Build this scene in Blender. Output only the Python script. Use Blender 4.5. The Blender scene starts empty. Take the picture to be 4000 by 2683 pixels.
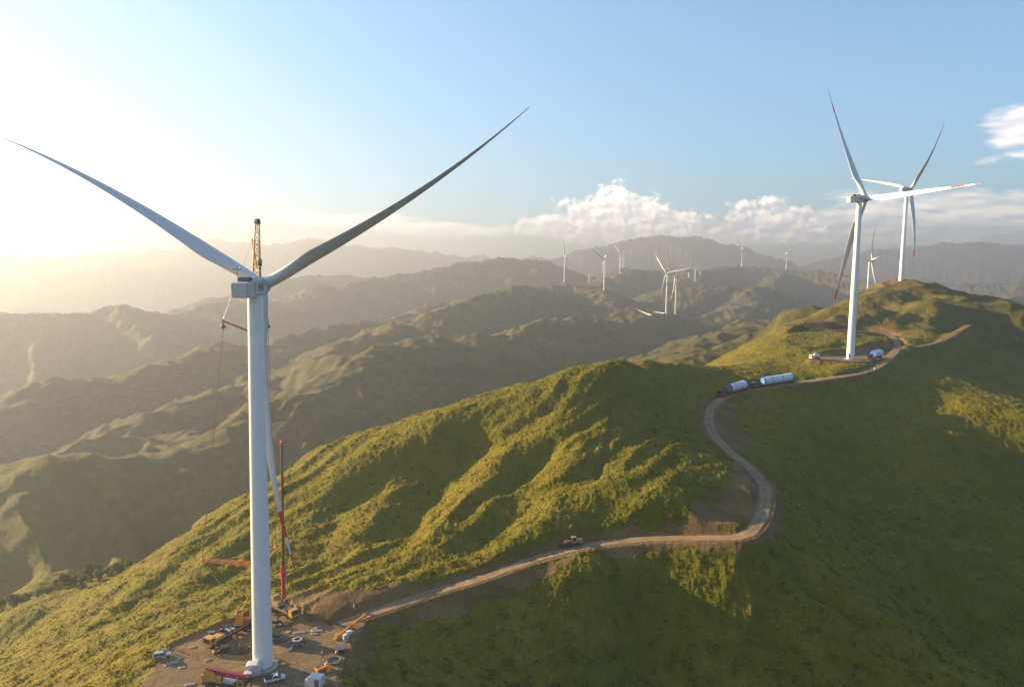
import bpy, bmesh, math, random
import numpy as np
from math import sin, cos, radians, pi, sqrt, atan2
from mathutils import Vector, Matrix

scene = bpy.context.scene
COL = scene.collection

# ------------------------------------------------------------------ camera, sky, sun, exposure
PITCH, ROLL = radians(5.55), 0.0125
F, CX, CY = 2773.0, 2000.0, 1341.5            # focal length and centre of the 4000 x 2683 photograph, in its pixels
cam_data = bpy.data.cameras.new("camera")
cam_data.sensor_fit = 'HORIZONTAL'
cam_data.sensor_width = 36.0
cam_data.lens = 36.0 * F / 4000.0
cam_data.clip_start = 1.0
cam_data.clip_end = 60000.0
cam = bpy.data.objects.new("camera", cam_data)
COL.objects.link(cam)
cam.location = (0, 0, 0)                       # the drone hovers at height 0; the near building site lies 104 m lower
cam.rotation_euler = (Matrix.Rotation(pi / 2 - PITCH, 3, 'X') @ Matrix.Rotation(ROLL, 3, 'Z')).to_euler()
scene.camera = cam

SUN_AZ, SUN_EL = radians(-66.0), radians(11.6)  # azimuth from the view direction (+Y), positive to the right
sun_dir = Vector((sin(SUN_AZ) * cos(SUN_EL), cos(SUN_AZ) * cos(SUN_EL), sin(SUN_EL)))
sl = bpy.data.lights.new("sun", 'SUN')
sl.energy = 5.0
sl.angle = radians(0.6)
sl.color = (1.0, 0.74, 0.40)
sun = bpy.data.objects.new("sun", sl)
COL.objects.link(sun)
sun.rotation_euler = (-sun_dir).to_track_quat('-Z', 'Y').to_euler()

scene.view_settings.view_transform = 'Standard'
scene.view_settings.look = 'None'
scene.view_settings.gamma = 1.0
scene.view_settings.use_curve_mapping = False
scene.view_settings.exposure = 2.38
cy = scene.cycles
cy.volume_bounces = 1
cy.max_bounces = 6
cy.diffuse_bounces = 2
cy.glossy_bounces = 2
cy.transmission_bounces = 2
cy.transparent_max_bounces = 6
cy.use_denoising = True
try:
    cy.denoiser = 'OPENIMAGEDENOISE'
    cy.denoising_prefilter = 'ACCURATE'
except Exception:
    pass
cy.sample_clamp_indirect = 4.0

def ray(u, v):
    """direction seen at photo pixel (u, v)"""
    a, t = (u - CX) / F, (v - CY) / F
    a, t = a * cos(ROLL) + t * sin(ROLL), t * cos(ROLL) - a * sin(ROLL)
    return (a, cos(PITCH) - sin(PITCH) * t, -(sin(PITCH) + cos(PITCH) * t))

# ------------------------------------------------------------------ world: sky texture with procedural clouds
world = bpy.data.worlds.new("World")
scene.world = world
world.use_nodes = True
wn, wl = world.node_tree.nodes, world.node_tree.links
wn.clear()

class NT:
    """small wrapper to write node maths compactly"""
    def __init__(s, nodes, links):
        s.n, s.l = nodes, links
    def put(s, sock, v):
        if isinstance(v, bpy.types.NodeSocket):
            s.l.new(v, sock)
        else:
            sock.default_value = v
    def m(s, op, a, b=None, c=None, clamp=False):
        n = s.n.new('ShaderNodeMath'); n.operation = op; n.use_clamp = clamp
        s.put(n.inputs[0], a)
        if b is not None: s.put(n.inputs[1], b)
        if c is not None: s.put(n.inputs[2], c)
        return n.outputs[0]
    def vm(s, op, a, b=None):
        n = s.n.new('ShaderNodeVectorMath'); n.operation = op
        s.put(n.inputs[0], a)
        if b is not None: s.put(n.inputs[1], b)
        return n.outputs[0]
    def vm_len(s, a):
        n = s.n.new('ShaderNodeVectorMath'); n.operation = 'LENGTH'; s.l.new(a, n.inputs[0]); return n.outputs['Value']
    def comb(s, x, y, z):
        n = s.n.new('ShaderNodeCombineXYZ')
        for i, v in enumerate((x, y, z)): s.put(n.inputs[i], v)
        return n.outputs[0]
    def sep(s, v):
        n = s.n.new('ShaderNodeSeparateXYZ'); s.l.new(v, n.inputs[0]); return n.outputs
    def noise(s, v, scale, detail=4, rough=0.55, dist=0.0):
        n = s.n.new('ShaderNodeTexNoise'); s.l.new(v, n.inputs['Vector'])
        n.inputs['Scale'].default_value = scale; n.inputs['Detail'].default_value = detail
        n.inputs['Roughness'].default_value = rough; n.inputs['Distortion'].default_value = dist
        return n.outputs[0]
    def ramp(s, f, lo, hi, a=0.0, b=1.0, smooth=True):
        n = s.n.new('ShaderNodeMapRange')
        if smooth: n.interpolation_type = 'SMOOTHSTEP'
        s.put(n.inputs[0], f); s.put(n.inputs[1], lo); s.put(n.inputs[2], hi); s.put(n.inputs[3], a); s.put(n.inputs[4], b)
        return n.outputs[0]
    def mix(s, f, a, b, mode='MIX'):
        n = s.n.new('ShaderNodeMix'); n.data_type = 'RGBA'; n.blend_type = mode
        s.put(n.inputs[0], f); s.put(n.inputs[6], a); s.put(n.inputs[7], b)
        return n.outputs[2]

w = NT(wn, wl)
sky = wn.new('ShaderNodeTexSky')
sky.sky_type = 'NISHITA'
sky.sun_disc = False
sky.sun_elevation = SUN_EL
sky.sun_rotation = SUN_AZ
sky.altitude = 2600.0
sky.air_density = 1.0
sky.dust_density = 0.25
sky.ozone_density = 1.5
tc = wn.new('ShaderNodeTexCoord')
d = w.sep(tc.outputs['Generated'])
az = w.m('ARCTAN2', d[0], d[1])
el = w.m('ARCSINE', d[2])
def lobe(u, v, ru, rv):
    """elliptical cloud lobe centred where photo pixel (u, v) looks, radii in photo pixels"""
    r_ = ray(u, v)
    a0, e0 = atan2(r_[0], r_[1]), atan2(r_[2], sqrt(r_[0] ** 2 + r_[1] ** 2))
    ra, re = ru / F, rv / F
    x = w.m('DIVIDE', w.m('SUBTRACT', az, a0), ra)
    y = w.m('DIVIDE', w.m('SUBTRACT', el, e0), re)
    q = w.m('SQRT', w.m('ADD', w.m('MULTIPLY', x, x), w.m('MULTIPLY', y, y)))
    return w.m('SUBTRACT', 1.0, q)
def union(l):
    r = l[0]
    for k in l[1:]:
        r = w.m('SMOOTH_MAX', r, k, 0.25)
    return r
pv = w.comb(az, w.m('MULTIPLY', el, 1.25), 0.0)
pv2 = w.comb(w.m('ADD', az, -0.006), w.m('ADD', w.m('MULTIPLY', el, 1.25), 0.007), 0.0)   # a step towards the sun
n1, n2 = (w.m('ADD', w.m('MULTIPLY', w.noise(q, 24.0, 8, 0.62, 0.2), 0.6), w.m('MULTIPLY', w.noise(q, 62.0, 6, 0.6, 0.6), 0.4)) for q in (pv, pv2))
heap = union([lobe(2370, 800, 110, 95), lobe(2300, 850, 130, 90), lobe(2480, 840, 150, 90), lobe(2620, 860, 120, 65),
              lobe(2360, 900, 330, 62), lobe(2120, 880, 150, 50), lobe(2940, 820, 80, 55), lobe(3030, 850, 140, 55),
              lobe(3140, 845, 60, 50), lobe(2930, 905, 300, 50)])
heap_d = w.m('ADD', heap, w.m('MULTIPLY', w.m('SUBTRACT', n1, 0.5), 3.6))
heap_m = w.ramp(heap_d, 0.0, 0.42, 0.0, 0.93)
heap_l = w.m('ADD', w.m('MULTIPLY', w.m('SUBTRACT', n1, n2), 7.0), w.ramp(el, 0.045, 0.115, 0.12, 0.65), clamp=True)
# softer layered clouds at the right
ps = w.comb(w.m('MULTIPLY', az, 0.45), w.m('MULTIPLY', el, 1.5), 0.37)
ps2 = w.comb(w.m('ADD', w.m('MULTIPLY', az, 0.45), -0.004), w.m('ADD', w.m('MULTIPLY', el, 1.5), 0.008), 0.37)
s1, s2 = w.noise(ps, 22.0, 6, 0.58, 0.2), w.noise(ps2, 22.0, 6, 0.58, 0.2)
layer = union([lobe(3700, 830, 560, 95), lobe(3350, 900, 500, 55), lobe(4000, 500, 190, 110), lobe(3950, 860, 300, 110),
               lobe(3000, 930, 500, 40), lobe(1800, 900, 420, 40), lobe(1300, 865, 420, 55), lobe(3600, 930, 500, 50)])
layer_d = w.m('ADD', layer, w.m('MULTIPLY', w.m('SUBTRACT', s1, 0.5), 2.6))
layer_m = w.ramp(layer_d, 0.10, 0.70, 0.0, 0.85)
layer_l = w.m('ADD', w.m('MULTIPLY', w.m('SUBTRACT', s1, s2), 4.0), w.ramp(el, 0.03, 0.11, 0.25, 0.65), clamp=True)
side = w.ramp(az, -0.45, 0.50)                       # how far from the sun: cooler light to the right
litc = w.mix(side, (10.5, 9.5, 8.5, 1), (9.2, 7.9, 6.9, 1))
shad = w.mix(side, (7.2, 6.5, 6.1, 1), (3.6, 3.8, 4.5, 1))
lum = wn.new('ShaderNodeRGBToBW'); wl.new(sky.outputs[0], lum.inputs[0])
comp = w.m('DIVIDE', 1.85, w.m('ADD', 1.0, w.m('MULTIPLY', lum.outputs[0], 0.30)))
clear = w.vm('MULTIPLY', w.mix(1.0, sky.outputs[0], (0.85, 1.02, 1.0, 1), 'MULTIPLY'), w.comb(comp, comp, comp))
c = w.mix(w.m('MULTIPLY', layer_m, 0.9), clear, w.mix(layer_l, shad, litc))
c = w.mix(heap_m, c, w.mix(heap_l, shad, litc))
bg = wn.new('ShaderNodeBackground')
bg.inputs['Strength'].default_value = 0.052
wl.new(c, bg.inputs['Color'])
wo = wn.new('ShaderNodeOutputWorld')
wl.new(bg.outputs[0], wo.inputs['Surface'])

# ------------------------------------------------------------------ helpers: view rays, noise, polylines
def py(u, v, y):
    """point on the sight line of photo pixel (u, v) at forward distance y"""
    a, b, c_ = ray(u, v); k = y / b
    return (a * k, y, c_ * k)
def pz(u, v, z):
    """point on the sight line of photo pixel (u, v) at height z"""
    a, b, c_ = ray(u, v); k = z / c_
    return (a * k, b * k, z)
def pr(u, v, z):
    """road point: the distance at which a level camera would meet height z, on the sight line of pixel (u, v)"""
    t = (v - CY) / F
    return py(u, v, z * (cos(PITCH) - sin(PITCH) * t) / -(sin(PITCH) + cos(PITCH) * t))
K = 4000.0 / 2338.0

def _hash(ix, iy, seed):
    h = (ix.astype(np.int64) * 374761393 + iy.astype(np.int64) * 668265263 + seed * 1442695041) & 0xffffffff
    h = ((h ^ (h >> 13)) * 1274126177) & 0xffffffff
    return (h ^ (h >> 16)) & 0xffffffff
def perlin(x, y, seed=0):
    x0, y0 = np.floor(x), np.floor(y)
    fx, fy = x - x0, y - y0
    ix, iy = x0.astype(np.int64), y0.astype(np.int64)
    def g(dx, dy):
        a = _hash(ix + dx, iy + dy, seed) * (2 * pi / 4294967296.0)
        return np.cos(a) * (fx - dx) + np.sin(a) * (fy - dy)
    ux, uy = fx * fx * fx * (fx * (fx * 6 - 15) + 10), fy * fy * fy * (fy * (fy * 6 - 15) + 10)
    a = g(0, 0); b = g(1, 0); c_ = g(0, 1); e = g(1, 1)
    return ((a + (b - a) * ux) * (1 - uy) + (c_ + (e - c_) * ux) * uy) * 1.5
def fbm(x, y, seed=0, octv=4, gain=0.5):
    s, a = 0.0, 1.0
    for o in range(octv):
        s = s + a * perlin(x * 2 ** o, y * 2 ** o, seed + o * 17); a *= gain
    return s
def sstep(a, b, x):
    t = np.clip((x - a) / (b - a), 0, 1)
    return t * t * (3 - 2 * t)
def segdist(x, y, pts, vals=None):
    """distance to a polyline, arc length and interpolated values at the nearest point"""
    best = np.full(x.shape, 1e18); arc = np.zeros(x.shape)
    out = [np.zeros(x.shape) for _ in range(0 if vals is None else vals.shape[1])]
    s0 = 0.0
    for i in range(len(pts) - 1):
        ax, ay = pts[i]; bx, by = pts[i + 1]
        dx, dy = bx - ax, by - ay
        L2 = dx * dx + dy * dy + 1e-9
        t = np.clip(((x - ax) * dx + (y - ay) * dy) / L2, 0, 1)
        q = (x - ax - t * dx) ** 2 + (y - ay - t * dy) ** 2
        k = q < best
        best = np.where(k, q, best)
        arc = np.where(k, s0 + t * sqrt(L2), arc)
        for j in range(len(out)):
            out[j] = np.where(k, vals[i, j] + t * (vals[i + 1, j] - vals[i, j]), out[j])
        s0 += sqrt(L2)
    return np.sqrt(best), arc, out
def densify(p, n=6):
    """Catmull-Rom through 3D points"""
    p = np.array(p, float); out = []
    q = np.vstack([2 * p[0] - p[1], p, 2 * p[-1] - p[-2]])
    for i in range(1, len(q) - 2):
        for k in range(n):
            t = k / n
            out.append(0.5 * (2 * q[i] + (q[i + 1] - q[i - 1]) * t + (2 * q[i - 1] - 5 * q[i] + 4 * q[i + 1] - q[i + 2]) * t * t
                              + (3 * q[i] - q[i - 1] - 3 * q[i + 1] + q[i + 2]) * t ** 3))
    out.append(p[-1])
    return np.array(out)

# ------------------------------------------------------------------ near terrain: thin-plate surface through surveyed points
PAD_Z = -104.0
ctrl = []
for u, v, y in [  # crest of the green hill
    (2403,1417,345),(2528,1411,372),(2224,1437,350),(2104,1485,348),(1882,1535,345),(1711,1591,342),(1625,1620,340),
    (1454,1673,336),(1300,1728,330),(1197,1779,326),(1095,1865,320),(958,1925,312),(770,2045,300),(565,2181,284),
    (428,2284,270),(222,2421,252),(0,2583,232),(-250,2720,215),
    # its face
    (1500,2150,240),(2000,1700,303),(2000,1950,260),(2300,1800,277),(2300,1600,310),(2500,1600,318),(2600,1800,270),
    (2700,1900,252),(2750,1750,290),(2600,1550,338),(2700,1560,350),(1197,2000,273),(1197,2200,238),(700,2300,234),
    (1700,1850,287),(1700,2050,252),(950,2200,243),(500,2440,215),(0,2683,197),(300,2620,188),(350,2560,196),
    # saddle and first turbine's pad
    (2620,1419,388),(2680,1426,402),(2450,1415,352),(2650,1475,374),(2750,1430,425),(2880,1432,430),(3000,1425,440),(3150,1420,435),(3250,1400,440),(3321,1403,440),(3400,1390,450),
    # turbine hill
    (2850,1390,520),(2950,1340,550),(3070,1270,600),(3200,1210,650),(3320,1150,700),(3420,1122,715),(3518,1124,730),
    (3640,1130,735),(3518,1142,695),(3640,1150,698),(3720,1168,685),(3420,1140,690),(3700,1145,730),(3850,1180,670),(4000,1225,600),(3200,1290,560),(3350,1295,565),(3480,1310,540),
    (3620,1215,620),(3450,1210,640),(4000,1350,562),(3850,1300,592),(3700,1420,478),(3600,1420,462),(4000,1430,505),(4300,1330,600),
    # lit shoulder at the right
    (3600,1500,400),(3850,1500,415),(4000,1560,385),(4000,1650,345),(3700,1600,365),(4300,1620,380),(4250,1750,330)]:
    ctrl.append(py(u, v, y))
for u, v, z in [
    (600,2683,PAD_Z),(1310,2683,PAD_Z),(1000,2600,PAD_Z),(700,2500,PAD_Z),(880,2440,PAD_Z),(1100,2400,PAD_Z),(1400,2420,PAD_Z),
    (3000,2110,-88),(2750,2040,-84.3),(2850,2020,-83.4),(2860,1950,-81),(2690,1985,-80.5),(2600,2050,-84.5),(3200,2250,-96),(3400,2400,-105),(3900,2650,-124),(2600,2683,-121),(2600,2400,-106.5),(2300,2400,-104),(2300,2683,-116.5),(2000,2683,-116),(2740,2250,-96),(2860,2400,-107),(2700,2450,-110),(2500,2300,-103),(2630,2360,-106),(2600,2550,-116),(2800,2600,-115),(2400,2230,-96),
    (2000,2450,-107.5),(1500,2683,-110),(1500,2500,-107),(3200,2683,-116),(3000,2400,-103),(3250,2150,-97),(3100,1950,-89),
    (3600,2450,-118),(4000,2650,-133),(3500,1900,-94.4),(3300,1700,-77),(3100,1700,-74.5),(3000,1600,-68),(3500,2150,-102),
    (3800,2200,-110),(4000,2400,-119),(4000,2000,-99),(3800,1800,-87),(4000,1800,-88),(3500,1600,-71),(3300,1550,-66),(4300,2200,-118)]:
    ctrl.append(pz(u, v, z) if z == PAD_Z else pr(u, v, z))
ctrl += [(-45,370,-88),(25,415,-88),(-120,368,-112),(-150,410,-155),(-168,345,-145),(-218,285,-160),(-65,385,-100),(60,470,-105),
         (60,363,-48),(282,732,-62),(318,732,-43),(250,732,-84),(205,750,-112),(175,760,-122),(255,800,-95),(215,660,-90),(345,760,-36),(30,372,-58),(-12,364,-64),(-64,354,-80),(-102,338,-98),(95,590,-120),(150,710,-110),(300,800,-42),(420,900,-110),(500,800,-90),(560,700,-72),(0,60,-175),(150,60,-190),
         (-150,80,-160),(-90,140,-120),(10,140,-128),(90,130,-135),(200,140,-160),(-40,130,-118),(-210,170,-150),(300,200,-150),
         (330,320,-112),(430,450,-85),(480,560,-62)]
for u, v, y in [(0,2390,350),(250,2310,342),(480,2240,335),(0,2460,290),(200,2405,292)]:
    ctrl.append(py(u, v, y))

# roads: photo pixel and height of the centre line
road_px = [(1330,2440,-104),(1400,2410,-103.5),(1550,2360,-102.4),(1700,2310,-101),(1900,2250,-98),(2100,2180,-94.5),(2350,2122,-91),(2600,2102,-88.5),
           (2800,2100,-86.5),(2920,2085,-85),(2980,2000,-82.5),(2985,1900,-80),(2930,1830,-78),(2870,1780,-76),(2790,1700,-72),
           (2770,1620,-68),(2800,1570,-65.5),(2880,1535,-63.5),(3050,1505,-60.5),(3250,1475,-57.5),(3370,1455,-56),(3450,1420,-54),
           (3490,1382,-52),(3510,1352,-49.8)]
ROAD = densify([pr(*p) for p in road_px], 6)
ROAD_UP = densify([pr(3510,1352,-49.8), pr(3490,1318,-46.6), pr(3440,1300,-44.6), pr(3370,1293,-43.8), pr(3250,1288,-43.2), pr(3120,1286,-43.0)], 6)
ROAD_R = densify([pr(3510,1352,-49.8), pr(3600,1350,-49.0), pr(3700,1322,-45.5), pr(3790,1277,-40.5)], 6)
road_ctrl = [tuple(p) for p in ROAD[::9]]
ctrl += road_ctrl + [tuple(p) for p in ROAD_UP[6::8]] + [tuple(p) for p in ROAD_R[6::8]]
ctrl = np.array(ctrl)
# thin-plate spline
_cx, _cs = np.array([100.0, 320.0]), 300.0
_c = (ctrl[:, :2] - _cx) / _cs
def _tk(r2): return np.where(r2 > 1e-12, 0.5 * r2 * np.log(np.maximum(r2, 1e-12)), 0.0)
n_ = len(_c)
A = np.zeros((n_ + 3, n_ + 3))
A[:n_, :n_] = _tk(((_c[:, None] - _c[None]) ** 2).sum(-1)) + np.eye(n_) * 3e-5
A[:n_, n_] = 1; A[:n_, n_ + 1:] = _c
A[n_:, :n_] = A[:n_, n_:].T
sol = np.linalg.solve(A, np.r_[ctrl[:, 2], 0, 0, 0])
GX0, GX1, GY0, GY1, GS = -420.0, 760.0, -60.0, 1060.0, 4.0
gx, gy = np.arange(GX0, GX1 + GS, GS), np.arange(GY0, GY1 + GS, GS)
def _tps(x, y):
    q = np.stack([x.ravel(), y.ravel()], 1); q = (q - _cx) / _cs
    out = np.empty(len(q))
    for i in range(0, len(q), 20000):
        s = q[i:i + 20000]
        out[i:i + 20000] = _tk(((s[:, None] - _c[None]) ** 2).sum(-1)) @ sol[:n_] + sol[n_] + s @ sol[n_ + 1:]
    return out.reshape(x.shape)
GZ = _tps(*np.meshgrid(gx, gy))
def near_z(x, y):
    """cubic lookup in the thin-plate grid"""
    fx, fy = np.clip((x - GX0) / GS, 1, len(gx) - 3), np.clip((y - GY0) / GS, 1, len(gy) - 3)
    ix, iy = np.floor(fx).astype(int), np.floor(fy).astype(int)
    tx, ty = fx - ix, fy - iy
    def wts(t): return ((1 - t) ** 3 / 6, (3 * t ** 3 - 6 * t * t + 4) / 6, (-3 * t ** 3 + 3 * t * t + 3 * t + 1) / 6, t ** 3 / 6)
    wx, wy = wts(tx), wts(ty)
    z = 0
    for j in range(4):
        for i in range(4):
            z = z + wy[j] * wx[i] * GZ[iy + j - 1, ix + i - 1]
    return z
def cast(u, v, f=near_z, y0=150.0, y1=900.0):
    a, b, c_ = ray(u, v)
    ys = np.arange(y0, y1, 0.5); k = ys / b
    below = np.nonzero(c_ * k < f(a * k, ys))[0]
    i = below[0] if len(below) else len(ys) - 1
    return (a * k[i], ys[i], c_ * k[i])
# gullies that run down the face of the hill (pixels of the 2338-wide view), depth, half width
GULLY = []
TRAIL = np.array([cast(u * K, v * K) for u, v in [(1378,903),(1390,925),(1399,950),(1396,980),(1388,1010),(1384,1035),(1374,1060),(1366,1088)]])[:, :2]
for pts, dep, wid in [
    ([(985,935),(900,985),(830,1020),(760,1050),(690,1090)], 3.0, 7),
    ([(1140,940),(1110,975),(1060,1020),(990,1100),(940,1170),(905,1225),(850,1290)], 7.0, 10),
    ([(1300,985),(1240,1040),(1180,1110),(1125,1180),(1050,1250),(980,1315)], 4.5, 8),
    ([(1010,1000),(930,1050),(860,1100),(790,1170),(745,1240),(705,1330)], 5.0, 9),
    ([(1420,1060),(1330,1090),(1250,1130),(1170,1200)], 3.0, 6),
    ([(1240,1120),(1190,1160),(1120,1230),(1060,1290)], 2.5, 5),
    ([(560,1160),(500,1210),(420,1285),(350,1345),(280,1400),(180,1470)], 4.0, 6.5),
    ([(500,1160),(440,1215),(340,1290)], 2.5, 5),
    ([(330,1310),(260,1365),(190,1420),(90,1490)], 2.5, 5),
    ([(650,1200),(560,1270),(460,1350)], 2.0, 5)]:
    w3 = np.array([cast(u * K, v * K) for u, v in pts])[:, :2]
    GULLY.append((w3, dep * 0.55, wid))
for pts, dep, wid in [([(3740,1200),(3725,1260),(3650,1330)], 2.6, 7), ([(3350,1330),(3270,1350),(3120,1390)], 1.2, 5), ([(3570,1160),(3530,1215),(3470,1250)], 1.0, 5), ([(2960,2120),(3150,2250),(3350,2400),(3500,2520),(3700,2683)], 2.5, 4), ([(3250,1800),(3400,2050),(3700,2350),(3950,2560)], 5.0, 14)]:
    GULLY.append((np.array([cast(u, v) for u, v in pts])[:, :2], dep, wid))
BUMPS = [(cast(3620,1222)[:2], 4.0, 26), (cast(2080,2145)[:2], 0.0, 8), (cast(2740,2240)[:2], 2.5, 12), (cast(2950,1428)[:2], 1.5, 14)]
SKEL = [[(-75,190),(-40,212),(60,235),(95,300),(120,400),(210,440),(300,560),(390,725),(300,640),(205,560)],
        [(60,345),(-15,345),(-67,336),(-107,320),(-137,300),(-159,270),(-180,230),(-130,200)], [(130,210),(200,290),(255,370),(330,560),(420,640)],
        [(0,-40),(0,200)], [(150,40),(150,215)], [(-100,60),(-110,190)], [(-170,210),(-245,330),(-170,330)]]

# ------------------------------------------------------------------ far terrain: ridges given as crest lines with distance
RIDGES = []   # (points xy, crest z, slope, crest rounding, spur strength)
def ridge(pts, slope=0.48, rnd=15.0, spur=0.5, k=K):
    p = np.array([py(u * k, v * k, y) for u, v, y in pts])
    RIDGES.append((p, slope, rnd, spur))
ridge([(-420,1235,480),(-200,1165,520),(23,1100,560),(115,1052,600),(200,1041,620),(270,1047,640),(340,1043,665),(410,1030,690),(485,1006,720),(570,965,760),(630,928,800),(700,899,840),
       (757,884,870),(800,850,930),(850,805,1000),(930,787,1100),(990,772,1150),(1050,773,1200),(1120,766,1260),(1180,768,1300),(1240,737,1400),
       (1330,729,1500),(1400,726,1560),(1521,721,1690),(1600,733,1700),(1700,735,1750),(1780,745,1800),(1900,752,1800)])
ridge([(-300,1140,640),(-100,1085,720),(60,1058,770),(150,1043,800),(210,1015,830),(260,989,855),(310,960,880),(390,940,920),(475,905,980),(565,875,1040),(620,860,1080),(680,845,1120),
       (740,815,1180),(800,785,1250),(860,768,1320),(930,740,1480),(1000,715,1600),(1060,695,1700),(1110,671,1800),(1180,657,1950),(1240,660,2150),(1289,651,2460)])
ridge([(1289,652,2460),(1340,655,2300),(1379,669,2180),(1385,690,2000),(1420,712,1800),(1480,721,1700)], 0.45, 25, 0.4)
ridge([(-350,985,850),(-150,945,930),(0,920,1000),(40,900,1020),(85,880,1050),(140,873,1075),(200,876,1100),(260,870,1130),(330,848,1180),(400,818,1250),(440,804,1290),(490,790,1350),
       (560,785,1420),(620,790,1480),(650,776,1520),(700,760,1600),(760,750,1690),(800,737,1750),(850,732,1820),(890,731,1880),(930,722,1950),(960,708,2000),(1020,690,2150),(1090,689,2300)])
ridge([(-300,715,1900),(0,720,2000),(60,718,2030),(130,715,2060),(200,718,2110),(270,697,2150),(330,712,2200),(400,718,2300),(440,708,2350),(520,690,2500),(600,690,2600),(650,690,2650),
       (720,660,2800),(800,650,3000),(870,635,3200),(950,625,3300),(1050,605,3500),(1110,598,3600),(1160,592,3700),(1220,600,3800),(1280,612,3900),(1330,640,4000)], 0.42, 40, 0.5)
ridge([(440,700,2900),(560,668,3150),(640,646,3400),(700,636,3600),(780,634,3800),(880,640,3900)], 0.4, 40, 0.5)
ridge([(-300,660,5600),(0,640,5880),(100,630,5950),(200,618,6020),(270,610,6090),(330,616,6160),(450,612,6440),(520,615,6720),(620,620,7000),(760,628,7420),(880,632,7560)], 0.36, 60, 0.5)
ridge([(-500,560,7216),(-200,580,7311),(150,590,7406),(350,575,7502),(500,549,7596),(600,564,7596),(700,549,7596),(800,562,7596),(900,570,7596),(1100,590,7596)], 0.36, 90, 0.6)
ridge([(1100,625,6102),(1180,608,6206),(1290,590,6516),(1330,577,6723),(1400,559,6930),(1480,545,7033),(1540,540,7033),(1600,546,7033),(1680,562,6930),(1760,590,6723),(1840,613,6619),(1930,630,6516)], 0.33, 90, 0.6)
ridge([(2030,1025,6877),(2110,1012,7176),(2200,1020,7326),(2320,1030,7475),(2430,1000,7774),(2500,982,8073),(2600,994,8073),(2700,1005,7924),(2800,1014,7924),(2880,1035,7774),(3000,1047,7774),(3150,1062,7624)], 0.34, 60, 0.6, 1)
ridge([(3050,1062,7741),(3150,1046,7929),(3250,1012,8024),(3400,986,8118),(3560,962,8118),(3760,956,8118),(4000,962,8118),(4400,990,8118)], 0.3, 100, 0.6, 1)
ridge([(3300,1075,7280),(3450,1052,7280),(3600,1078,6720),(3750,1074,6440),(3850,1052,6300),(4000,1064,6020),(4300,1050,5880)], 0.36, 40, 0.7, 1)
ridge([(3420,1110,4500),(3560,1102,4375),(3720,1112,4250),(3860,1125,3875),(4000,1108,3625),(4300,1100,3375)], 0.38, 35, 0.7, 1)
ridge([(3700,1185,2500),(3850,1190,2200),(4000,1165,2000),(4300,1150,1900)], 0.4, 30, 0.7, 1)
ridge([(2240,1130,2700),(2330,1106,2750),(2390,1087,2980),(2425,1084,3050),(2464,1057,3300),(2530,1053,3300),(2600,1064,3300),(2680,1069,3200),(2770,1060,3400),(2850,1046,3750),(2897,1040,3850),
       (2950,1046,3750),(2990,1054,3650),(3070,1064,3600),(3120,1068,3500),(3180,1073,3400),(3300,1097,3200),(3400,1122,3000),(3550,1140,2800)], 0.42, 40, 0.6, 1)
ridge([(2420,1085,3050),(2433,1055,3960),(2437,1056,4300)], 0.42, 40, 0.4, 1)
ridge([(2148,1103,4400),(2205,1085,4000),(2300,1083,3900)], 0.4, 40, 0.5, 1)
ridge([(2620,1135,2500),(2740,1120,2480),(2860,1112,2480),(2935,1120,2430),(2965,1150,2300),(2940,1190,2150),(2890,1215,2000)], 0.42, 25, 0.4, 1)
ridge([(3070,1066,3600),(3030,1100,3100),(2980,1150,2600)], 0.42, 25, 0.4, 1)
ridge([(3000,1255,1300),(2900,1297,1120),(2800,1335,1000),(2700,1372,900),(2600,1405,820),(2500,1440,760)], 0.42, 18, 0.3, 1)
ridge([(3000,1315,720),(2900,1327,760),(2800,1350,740),(2700,1392,690)], 0.5, 12, 0.2, 1)
# the near ridge itself, so that both models agree where they meet
def ridge3(p, slope, rnd, spur): RIDGES.append((np.array(p, float), slope, rnd, spur))
ridge3([(-240,170,-170),(-180,232,-134),(-159,270,-122),(-137,300,-108),(-107,320,-93),(-67,336,-74),(-15,345,-58),(57,348,-44),(85,385,-50),(135,430,-56),(212,440,-54),(290,560,-44),(392,728,-16),(470,780,-40),(640,800,-60),(900,760,-110)], 0.5, 25, 0.2)

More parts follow.
